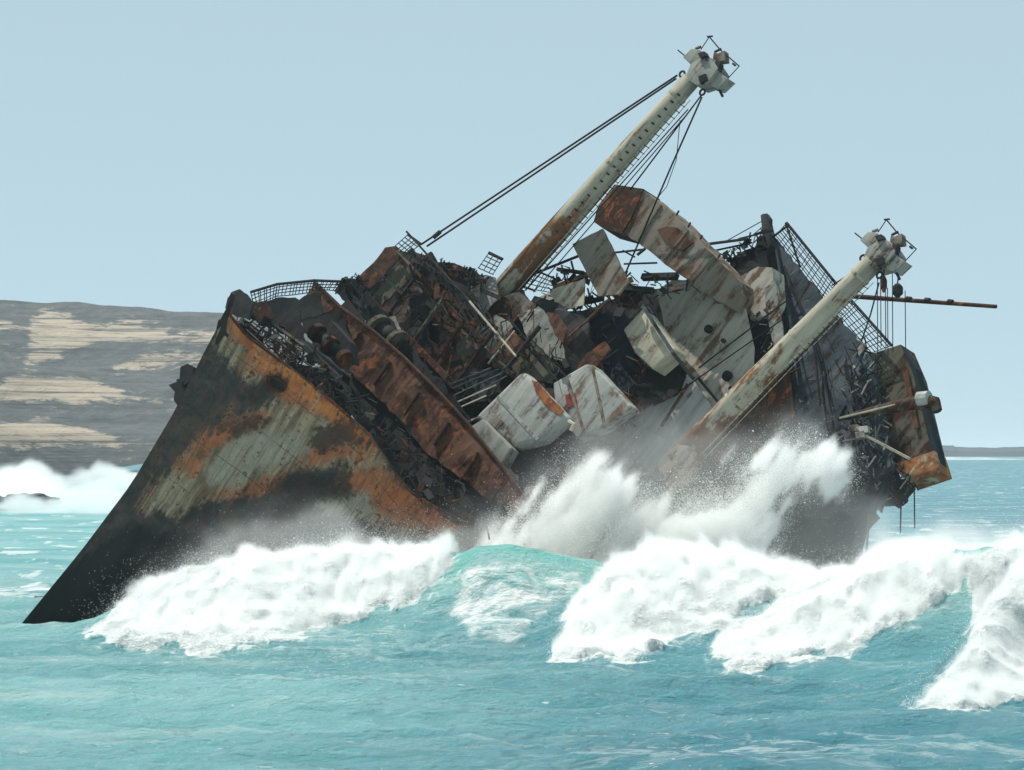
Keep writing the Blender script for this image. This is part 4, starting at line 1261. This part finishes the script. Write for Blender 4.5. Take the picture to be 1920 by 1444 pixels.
# ---- the two cargo masts
def kingpost(bx, by, tx, ty, ox, oy, r0, r1, a, ta):
    base, tip = S(bx, by, a), S(tx, ty, ta)
    d = tip - base; L = np.linalg.norm(d); d /= L
    q = np.cross(d, [1, 0, 0]); q /= np.linalg.norm(q)
    if q[1] < 0: q = -q                                # q points to port (lower right in the photo)
    post = MB().tube([base, base + d * L * .35, base + d * L * .8, tip], [r0, r0 * .96, r1 * 1.05, r1], 20).build('kingpost', M['post'], wreck, True)
    at = post.data.attributes.new('along', 'FLOAT', 'POINT')
    at.data.foreach_set('value', np.repeat(np.array([0, .35, .8, 1], np.float32), 20))
    for t in (.02, .3, .62, .93):
        c = base + d * L * t; rr = r0 + (r1 - r0) * t + .03
        bd = MB().tube([c - d * .06, c + d * .06], rr, 20).build('band', M['post'], post)
        bd.data.attributes.new('along', 'FLOAT', 'POINT').data.foreach_set('value', np.full(40, t, np.float32))
    # ladder: two stringers and rungs on the port side
    for k in (-1, 1):
        MB().tube([base + q * (r0 + .18) + d * L * .06 + np.array([k * .17, 0, 0]), tip + q * (r1 + .16) - d * L * .05 + np.array([k * .17, 0, 0])], .022, 4).build('ladder_rail', M['pale'], post)
    for i in range(34):
        t = .08 + .84 * i / 33
        c = base + d * L * t + q * (r0 + (r1 - r0) * t + .17)
        MB().bar(c - np.array([.19, 0, 0]), c + np.array([.19, 0, 0]), .035).build('rung', M['brown'], post)
    for i in range(20 if ox == 0 else 0):
        t = .34 + .6 * i / 19
        c = base + d * L * t + q * (r0 + (r1 - r0) * t) * .72
        n = np.array([-1.0, 0, 0])
        MB().bar(c + n * (r0 + (r1 - r0) * t) * .6, c + n * ((r0 + (r1 - r0) * t) * .6 + .16), .075, .075).build('step', M['dark'], post)

    def pl(pts, da, t, m, nm='head_plate', bev=.03):
        return plate(nm, [(x + ox, y + oy) for x, y in pts], ta + da, t, M[m], post, warp=0, bevel=bev)
    pl([(1280, 107), (1296, 91), (1311, 93), (1315, 108), (1296, 122)], -.2, .7, 'grey', 'winch_box')
    pl([(1294, 121), (1316, 106), (1333, 108), (1346, 128), (1330, 152), (1306, 160), (1284, 146)], -.35, .9, 'grey', 'mast_head')
    pl([(1338, 97), (1345, 100), (1358, 94), (1360, 114), (1346, 116), (1336, 110)], -.1, .35, 'tan', 'lamp_box')
    pl([(1326, 138), (1347, 135), (1365, 147), (1345, 166), (1330, 161)], -.2, .6, 'grey', 'sheave_box')
    pl([(1308, 100), (1320, 96), (1324, 104), (1312, 108)], -.5, .3, 'dark', 'bracket', .0)
    pl([(1343, 112), (1350, 118), (1346, 132), (1338, 124)], -.3, .3, 'dark', 'bracket', .0)
    pl([(1309, 143), (1322, 138), (1326, 150), (1312, 156)], -.45, .2, 'black', 'opening', .0)

    def rod(x1, y1, x2, y2, w=.03, m='cable', nm='aerial'):
        MB().tube([S(x1 + ox, y1 + oy, ta), S(x2 + ox, y2 + oy, ta)], w, 5).build(nm, M[m], post)
    rod(1330, 69, 1350, 93); rod(1350, 93, 1386, 124); rod(1330, 69, 1314, 93, .022); rod(1386, 124, 1365, 147, .022); rod(1271, 94, 1286, 106, .03)
    rod(1347, 165, 1355, 181, .06, 'dark', 'stub'); rod(1326, 69, 1336, 68, .04); rod(1374, 119, 1379, 123, .05)
    rod(1304, 92, 1314, 88, .07, 'tan', 'fitting'); rod(1340, 98, 1352, 92, .06, 'dark', 'fitting')
    for cx, cy in ((1279 + (7 if ox else 0), 139 + (2 if ox else 0)), (1317, 173)):
        c = S(cx + ox, cy + oy, ta - .2)
        MB().tube([c + .13 * np.array([0, math.cos(t), math.sin(t)]) for t in np.linspace(0, 2 * math.pi, 13)], .05, 6, cap=False).build('shackle', M['dark'], post, True)
    return post


POST1 = kingpost(918, 575, 1296, 150, 0, 0, .56, .40, 17.4, 18.0)
POST2 = kingpost(1268, 868, 1638, 492, 332, 343, .56, .42, 17.4, 18.0)
plate('mast_foot', [(880, 580), (910, 548), (952, 560), (975, 590), (955, 610), (920, 605), (890, 640), (868, 620)], 16.9, .5, M['brown'], POST1, jag=.04, warp=.06)
plate('mast_foot', [(1230, 870), (1270, 830), (1310, 850), (1295, 900), (1255, 920)], 16.9, .5, M['tan'], POST2, jag=.04, warp=.06)

# stays, falls and loose wires
rope([(1268, 147, 18), (800, 462, 15.5)], .045, wreck, 'stay_cable')
rope([(1270, 141, 18.2), (790, 458, 15.9)], .045, wreck, 'stay_cable')
MB().tube([S(812, 446, 15.6), S(826, 434, 15.7)], .1, 6).build('turnbuckle', M['dark'], wreck)
rope([(1314, 180, 18), (1182, 355, 19.2)], .035, wreck)
rope([(1316, 182, 18), (1255, 320, 19.0), (1165, 530, 19.6)], .04, wreck)
rope([(1275, 225, 18), (1268, 300, 18.3), (1250, 350, 18.6), (1232, 372, 19)], .018, wreck)
rope([(1290, 205, 17.8), (985, 545, 17.2)], .03, wreck)
rope([(1296, 205, 17.7), (1000, 548, 17.1)], .026, wreck)
MB().tube([S(762, 434, 15.0), S(880, 565, 14.8)], .045, 6).build('spar', M['dark'], wreck)
MB().tube([S(880, 565, 14.8), S(967, 668, 14.6)], .05, 6).build('spar', M['pale'], wreck)
rope([(1612, 500, 18), (1560, 535, 20)], .03, wreck, sag=.02)
rope([(1428, 415, 24.6), (1362, 452, 23.5)], .022, wreck)
rope([(1430, 425, 24.6), (1378, 470, 23.5)], .022, wreck)
rope([(1486, 555, 21.2), (1310, 690, 20.9)], .035, wreck)
rope([(1480, 590, 21.2), (1262, 742, 20.6)], .03, wreck)
rope([(1520, 872, 22), (1495, 930, 21), (1476, 985, 20)], .05, wreck)
rope([(1634, 900, 23), (1630, 960, 22.8), (1624, 1045, 22.6)], .05, wreck)
rope([(1690, 915, 25), (1688, 1000, 24.9)], .035, wreck)
rope([(1714, 905, 25), (1715, 990, 24.9)], .03, wreck)
for x, y0, y1 in [(1645, 512, 760), (1651, 520, 650), (1660, 540, 655), (1664, 540, 668), (1673, 505, 660), (1697, 545, 655)]:
    rope([(x, y0, 18), (x + .5, (y0 + y1) / 2, 18), (x + 1, y1, 18)], .02, wreck, 'fall_line')
rope([(1648, 530, 18), (1640, 560, 18), (1632, 590, 18), (1615, 640, 18)], .035, wreck, 'fall_line')

# boom sticking out to the right
MB().tube([S(1560, 553, 23), S(1868, 575, 23)], [.11, .085], 8).build('boom', M['brown'], wreck)
for x in (1700, 1735, 1778):
    MB().tube([S(x, 561 + (x - 1700) * .07, 22.95), S(x + 8, 562 + (x - 1700) * .07, 22.95)], .13, 8).build('boom_band', M['dark'], wreck)

plate('bulwark_plate', [(444, 560), (462, 556), (482, 566), (520, 558), (560, 562), (592, 548), (606, 590), (560, 604), (480, 604), (450, 590)], 6.5, .06, M['black'], wreck, jag=.08, warp=.1)
# nets and railings
lattice([(470, 548), (520, 533), (515, 562), (478, 580)], 4.5, 5, 8, .04, .022, M['black'], wreck, 'netted_railing', bend=.05)
lattice([(520, 533), (590, 526), (585, 548), (515, 556)], 7.5, 4, 11, .04, .022, M['black'], wreck, 'netted_railing', bend=.05)
lattice([(590, 526), (640, 528), (630, 545), (585, 545)], 10.5, 3, 8, .04, .022, M['black'], wreck, 'netted_railing', bend=.05)
lattice([(765, 440), (790, 458), (762, 478), (742, 462)], 15.2, 4, 4, .04, .022, M['black'], wreck, 'netted_railing')
lattice([(917, 474), (942, 486), (925, 515), (896, 502)], 16.4, 4, 3, .05, .022, M['black'], wreck, 'netted_railing')
lattice([(1000, 505), (1046, 525), (1030, 548), (982, 540)], 17.6, 4, 5, .03, .02, M['black'], wreck, 'netted_railing')

# pipes and beams one can follow by eye
for x1, y1, x2, y2, a, w, m in [
    (980, 522, 1085, 480, 18.3, .09, 'black'), (1088, 478, 1120, 470, 18.3, .07, 'black'), (1045, 505, 1095, 512, 18.5, .14, 'black'), (1150, 474, 1205, 468, 19.4, .07, 'black'), (1168, 470, 1190, 482, 19.4, .07, 'black'),
    (1170, 495, 1232, 493, 19.2, .06, 'black'), (1195, 478, 1210, 466, 19.3, .09, 'black'), (1040, 540, 1120, 508, 19, .2, 'brown'), (1060, 575, 1130, 560, 18.8, .18, 'black'), (1000, 565, 1070, 575, 18.4, .12, 'dark'),
    (1070, 610, 1145, 560, 18.3, .1, 'olive'), (1056, 640, 1102, 600, 16.0, .09, 'bulk'), (1102, 600, 1142, 562, 16.2, .1, 'olive'), (1205, 574, 1262, 662, 18.3, .13, 'wall'), (1262, 662, 1300, 710, 18.6, .13, 'black'), (1310, 710, 1372, 785, 20.6, .11, 'black'),
    (1205, 520, 1270, 518, 19.8, .25, 'black'), (1160, 540, 1225, 545, 19.6, .22, 'black'), (1325, 458, 1402, 448, 23.5, .09, 'black'), (1340, 470, 1410, 455, 23.4, .07, 'black'), (1385, 448, 1450, 432, 24, .06, 'black'),
    (980, 640, 1050, 720, 16.0, .08, 'dark'), (990, 630, 1060, 705, 16.2, .06, 'black'), (955, 598, 1000, 652, 15.9, .08, 'black'), (935, 575, 900, 640, 16.5, .07, 'dark'), (915, 682, 965, 620, 15.7, .05, 'pale'),
    (1085, 690, 1150, 745, 18.0, .2, 'brown'), (1150, 700, 1200, 760, 20.2, .15, 'brown'), (1110, 720, 1190, 800, 18.3, .16, 'black'), (880, 790, 900, 782, 14.5, .08, 'grey'), (895, 790, 950, 845, 14.6, .09, 'black'),
    (950, 845, 942, 880, 14.6, .08, 'black'), (1440, 720, 1500, 690, 24.5, .07, 'brown'), (1430, 800, 1440, 690, 22.1, .15, 'brown'), (1290, 720, 1240, 800, 20.5, .1, 'brown'),
    (1455, 470, 1490, 640, 24.7, .12, 'wall'), (1470, 500, 1530, 640, 24.7, .1, 'dark'), (700, 502, 755, 552, 15.2, .1, 'dark'), (745, 470, 790, 520, 15.3, .12, 'olive'), (760, 500, 830, 590, 15.7, .1, 'dark'),
    (925, 975, 945, 945, 12.4, .05, 'black'), (945, 945, 978, 965, 12.4, .05, 'black'),
]:
    beam(x1, y1, x2, y2, a, w, M[m], wreck)
# bits of the forecastle gear: ladder lattice and windlass
lattice([(488, 592), (572, 650), (540, 685), (455, 612)], 3.6, 4, 6, .05, .035, M['olive'], wreck, 'deck_grating', bend=.06, gap=.1)
wl_ = MB().tube([S(600, 630, 8.5), S(640, 668, 8.5)], .26, 14).build('windlass', M['dark'], wreck, True)
for x, y in ((594, 624), (619, 648), (645, 673)):
    MB().tube([S(x - 3, y - 3, 8.4), S(x + 3, y + 3, 8.4)], .4, 16).build('drum_flange', M['brown'], wl_)
plate('windlass_housing', [(585, 620), (620, 600), (655, 640), (660, 680), (620, 665)], 8.9, .5, M['dark'], wreck, warp=.04)
plate('steel_plate', [(515, 590), (560, 582), (572, 640), (530, 625)], 6.0, .05, M['dark'], wreck, jag=.05, warp=.08)
plate('steel_plate', [(470, 575), (500, 565), (520, 600), (490, 610)], 3.4, .05, M['brown'], wreck, jag=.05, warp=.08)

# ---- tangle of small burnt scrap
def tangle(name, poly, a0, a1, u0, u1, n, mats, parent, size=(.2, 1.1), follow=None):
    """uncountable scrap: joined per colour"""
    bins = {m: MB() for m in mats}
    xs = [p[0] for p in poly]; ys = [p[1] for p in poly]
    made = 0; tries = 0
    while made < n and tries < n * 60:
        tries += 1
        x, y = rnd.uniform(min(xs), max(xs)), rnd.uniform(min(ys), max(ys))
        if not in_poly(np.array([x]), np.array([y]), poly)[0]: continue
        a = rnd.uniform(a0, a1)
        c = S(x, y, a)
        if follow:
            lo = np.interp(c[0], follow[0], follow[1]); hw = np.interp(c[0], follow[0], follow[2])
            if not (lo + u0 < c[2] < lo + u1) or abs(c[1]) > hw: continue
        L = rnd.uniform(*size)
        ax = rnd.choice([(1, 0, 0), (0, 1, 0), (0, 1, 0), (0, 0, 1), (0, 0, 1), (0, .7, .7), (0, .7, -.7)])
        d = np.array(ax) + np.array([rnd.gauss(0, .25) for _ in range(3)]); d /= np.linalg.norm(d)
        m = bins[rnd.choice(mats)]
        kind = rnd.random()
        if kind < .62:
            m.bar(c - d * L / 2, c + d * L / 2, rnd.uniform(.02, .06), rnd.uniform(.02, .08), rnd.random() * 3)
        elif kind < .85:
            m.bar(c - d * L / 3, c + d * L / 3, rnd.uniform(.15, .45), .025, rnd.random() * 3)
        else:
            e = np.array([rnd.gauss(0, .3) for _ in range(3)])
            m.tube([c - d * L / 2, c + e * L, c + d * L / 2], rnd.uniform(.02, .045), 5)
        made += 1
    for m, mb in bins.items():
        if mb.v: mb.build(name, M[m], parent, kind='stuff')


sh = np.array(SHEER)
FOL = (sh[:, 0], sh[:, 2] - 1.2, np.maximum(sh[:, 1] - .3, .1))
FORE = [(447, 585), (480, 560), (560, 556), (600, 590), (640, 590), (668, 640), (655, 695), (706, 748), (762, 800), (800, 855), (870, 905), (930, 945), (930, 1000), (860, 975), (780, 925), (745, 885), (700, 815), (640, 765), (560, 700), (480, 635)]
tangle('scrap', FORE, .8, 13, 0, 2.0, 460, ['black', 'black', 'black', 'dark', 'dark', 'dark', 'brown'], wreck, size=(.12, .8), follow=FOL)
tangle('scrap', [(690, 800), (740, 830), (800, 860), (900, 930), (930, 1000), (860, 985), (770, 925), (735, 880)], 7, 13, -1, 3.5, 120, ['black', 'black', 'dark', 'brown'], wreck)
tangle('scrap', [(660, 560), (740, 480), (880, 510), (930, 560), (880, 760), (830, 730), (740, 640)], 14.5, 16.4, 0, 0, 110, ['black', 'black', 'dark', 'dark', 'brown'], wreck)
tangle('scrap', [(870, 600), (980, 580), (1060, 640), (1060, 700), (960, 700), (860, 760)], 15.3, 16.6, 0, 0, 60, ['black', 'dark', 'brown', 'dark', 'olive'], wreck)
tangle('scrap', [(985, 545), (1070, 500), (1120, 530), (1200, 510), (1330, 540), (1230, 560), (1150, 600), (1040, 620)], 18, 20, 0, 0, 150, ['black', 'black', 'dark', 'brown'], wreck)
tangle('scrap', [(1050, 600), (1230, 570), (1210, 720), (1150, 760), (1060, 690)], 18.0, 20.4, 0, 0, 110, ['black', 'blue', 'dark', 'brown'], wreck)
tangle('scrap', [(1350, 480), (1430, 430), (1450, 480), (1380, 510)], 23.4, 24.4, 0, 0, 60, ['black', 'dark'], wreck, size=(.2, .7))
tangle('scrap', [(1400, 590), (1450, 580), (1455, 690), (1415, 695)], 21.6, 22.2, 0, 0, 50, ['black', 'dark', 'grey'], wreck, size=(.1, .5))
tangle('scrap', [(1590, 640), (1640, 640), (1690, 870), (1720, 920), (1640, 950), (1570, 820)], 24.2, 25, 0, 0, 150, ['black', 'dark', 'blue', 'grey'], wreck, size=(.15, .8))
tangle('scrap', [(740, 465), (800, 478), (920, 520), (900, 540), (800, 500)], 15.6, 16.6, 0, 0, 80, ['black', 'dark', 'brown'], wreck, size=(.1, .6))
tangle('scrap', [(625, 520), (680, 515), (690, 545), (630, 545)], 13.6, 14.4, 0, 0, 50, ['black', 'dark'], wreck, size=(.1, .5))

# ---- loose things lying in or hanging on the wreck
t1 = plate('deck_tank', [(887, 782), (974, 697), (984, 696), (1066, 783), (1016, 826), (964, 840)], 14.6, .7, M['tank'], None, warp=0, bevel=.24,
           label='rounded dirty white steel tank on the sloping deck beside the rust-red bulkhead', cat='tank')
plate('rust_patch', [(996, 712), (1008, 716), (1058, 772), (1050, 778), (1022, 760), (1004, 735)], 14.57, .03, M['orange'], t1, jag=.03, warp=0)
plate('seam_strip', [(930, 745), (934, 741), (1010, 822), (1005, 826)], 14.57, .03, M['tank'], t1, warp=0)
plate('hatch', [(915, 790), (930, 776), (945, 792), (930, 806)], 14.55, .06, M['tan'], t1, warp=0, bevel=.02)
MB().tube([S(1066, 790, 14.7), S(1076, 796, 14.7), S(1070, 808, 14.7)], .09, 6).build('outlet_pipe', M['cream'], t1)
t2 = plate('deck_tank', [(1040, 765), (1036, 718), (1098, 682), (1112, 684), (1184, 762), (1132, 800), (1080, 822)], 15.8, .7, M['tank'], None, warp=0, bevel=.1,
           label='angular pale grey tank behind the rounded white one', cat='tank')
plate('rib', [(1108, 686), (1112, 686), (1134, 790), (1129, 792)], 15.76, .05, M['tan'], t2, warp=0)
plate('rib', [(1060, 706), (1064, 704), (1096, 806), (1091, 808)], 15.76, .05, M['tan'], t2, warp=0)
plate('rust_patch', [(1060, 740), (1078, 738), (1082, 760), (1064, 765)], 15.77, .03, M['red'], t2, jag=.03, warp=0)
plate('steel_crate', [(882, 800), (905, 785), (958, 840), (940, 872), (905, 840)], 14.2, .6, M['grey'], None, warp=0, bevel=.05, label='small grey crate jammed between the bulkhead and the rounded tank', cat='crate')
duct = thing('fallen_ventilator', 'long rust-stained box trunk toppled across the superstructure', 'ventilator')
plate('trunk', [(1206, 356), (1262, 400), (1376, 520), (1378, 545), (1362, 572), (1338, 560), (1256, 502), (1212, 466), (1166, 436)], 20.0, 1.5, M['tan'], duct, jag=.015, warp=.03)
plate('mouth', [(1152, 346), (1206, 354), (1190, 395), (1166, 438), (1130, 428), (1113, 416), (1122, 385)], 19.9, 1.3, M['brown'], duct, warp=.02)
plate('rust_patch', [(1232, 430), (1272, 428), (1300, 455), (1280, 470), (1250, 455)], 19.93, .06, M['bulk'], duct, jag=.08, warp=.02)
for (x1, y1), (x2, y2) in (((1240, 384), (1196, 448)), ((1290, 432), (1244, 488)), ((1338, 482), (1296, 530))):
    MB().bar(S(x1, y1, 19.95), S(x2, y2, 19.95), .07, .07).build('rib', M['tan'], duct)
for x, y in ((1268, 404), (1290, 426), (1312, 450), (1345, 486)):
    MB().bar(S(x, y, 20.3), S(x + 5, y - 9, 20.3), .06, .06).build('bracket', M['dark'], duct)
plate('leaning_panel', [(1073, 458), (1130, 429), (1154, 478), (1178, 528), (1160, 552), (1122, 555), (1098, 508)], 18.0, .12, M['tan'], None, jag=.01, warp=.025,
      label='bent grey steel panel leaning under the end of the fallen trunk', cat='panel')
for i, (x, y, w, h, lab) in enumerate([(1657, 533, 11, 30, 'slim brown pulley block hanging close under the right mast head'), (1683, 545, 18, 24, 'round black pulley block hanging furthest out from the right mast head')]):
    hb = thing('hoist_block', lab, 'pulley block', 'pulley blocks hanging from the right mast')
    MB().tube([S(x, y - h / 2, 17.9), S(x, y - h / 4, 17.9), S(x, y + h / 5, 17.9), S(x, y + h / 2, 17.9)], [w * .006, w * .0125, w * .0125, w * .005], 8).build('cheek', M['brown' if i == 0 else 'black'], hb)
    MB().tube([S(x, y - h / 2, 17.9), S(x + 1, y - h / 2 - 12, 17.9)], .03, 5).build('hook', M['dark'], hb)
    MB().tube([S(x, y, 17.65), S(x, y, 18.1)], w * .006, 10).build('sheave', M['dark'], hb)
anch = thing('anchor', 'black stockless anchor housed against the far side of the bow', 'anchor')
c = S(342, 715, 1.6)
MB().tube([S(372, 700, 1.8), S(345, 722, 1.7)], .22, 8).build('shank', M['black'], anch)
plate('fluke', [(338, 688), (352, 682), (364, 688), (360, 712), (345, 722), (336, 708)], 1.5, .35, M['black'], anch, warp=.03)
plate('fluke', [(316, 722), (330, 716), (348, 722), (352, 745), (338, 768), (326, 750), (328, 735)], 1.6, .35, M['black'], anch, warp=.03)
plate('crown', [(330, 712), (346, 706), (362, 712), (352, 740), (336, 736)], 1.7, .4, M['black'], anch, warp=.02)
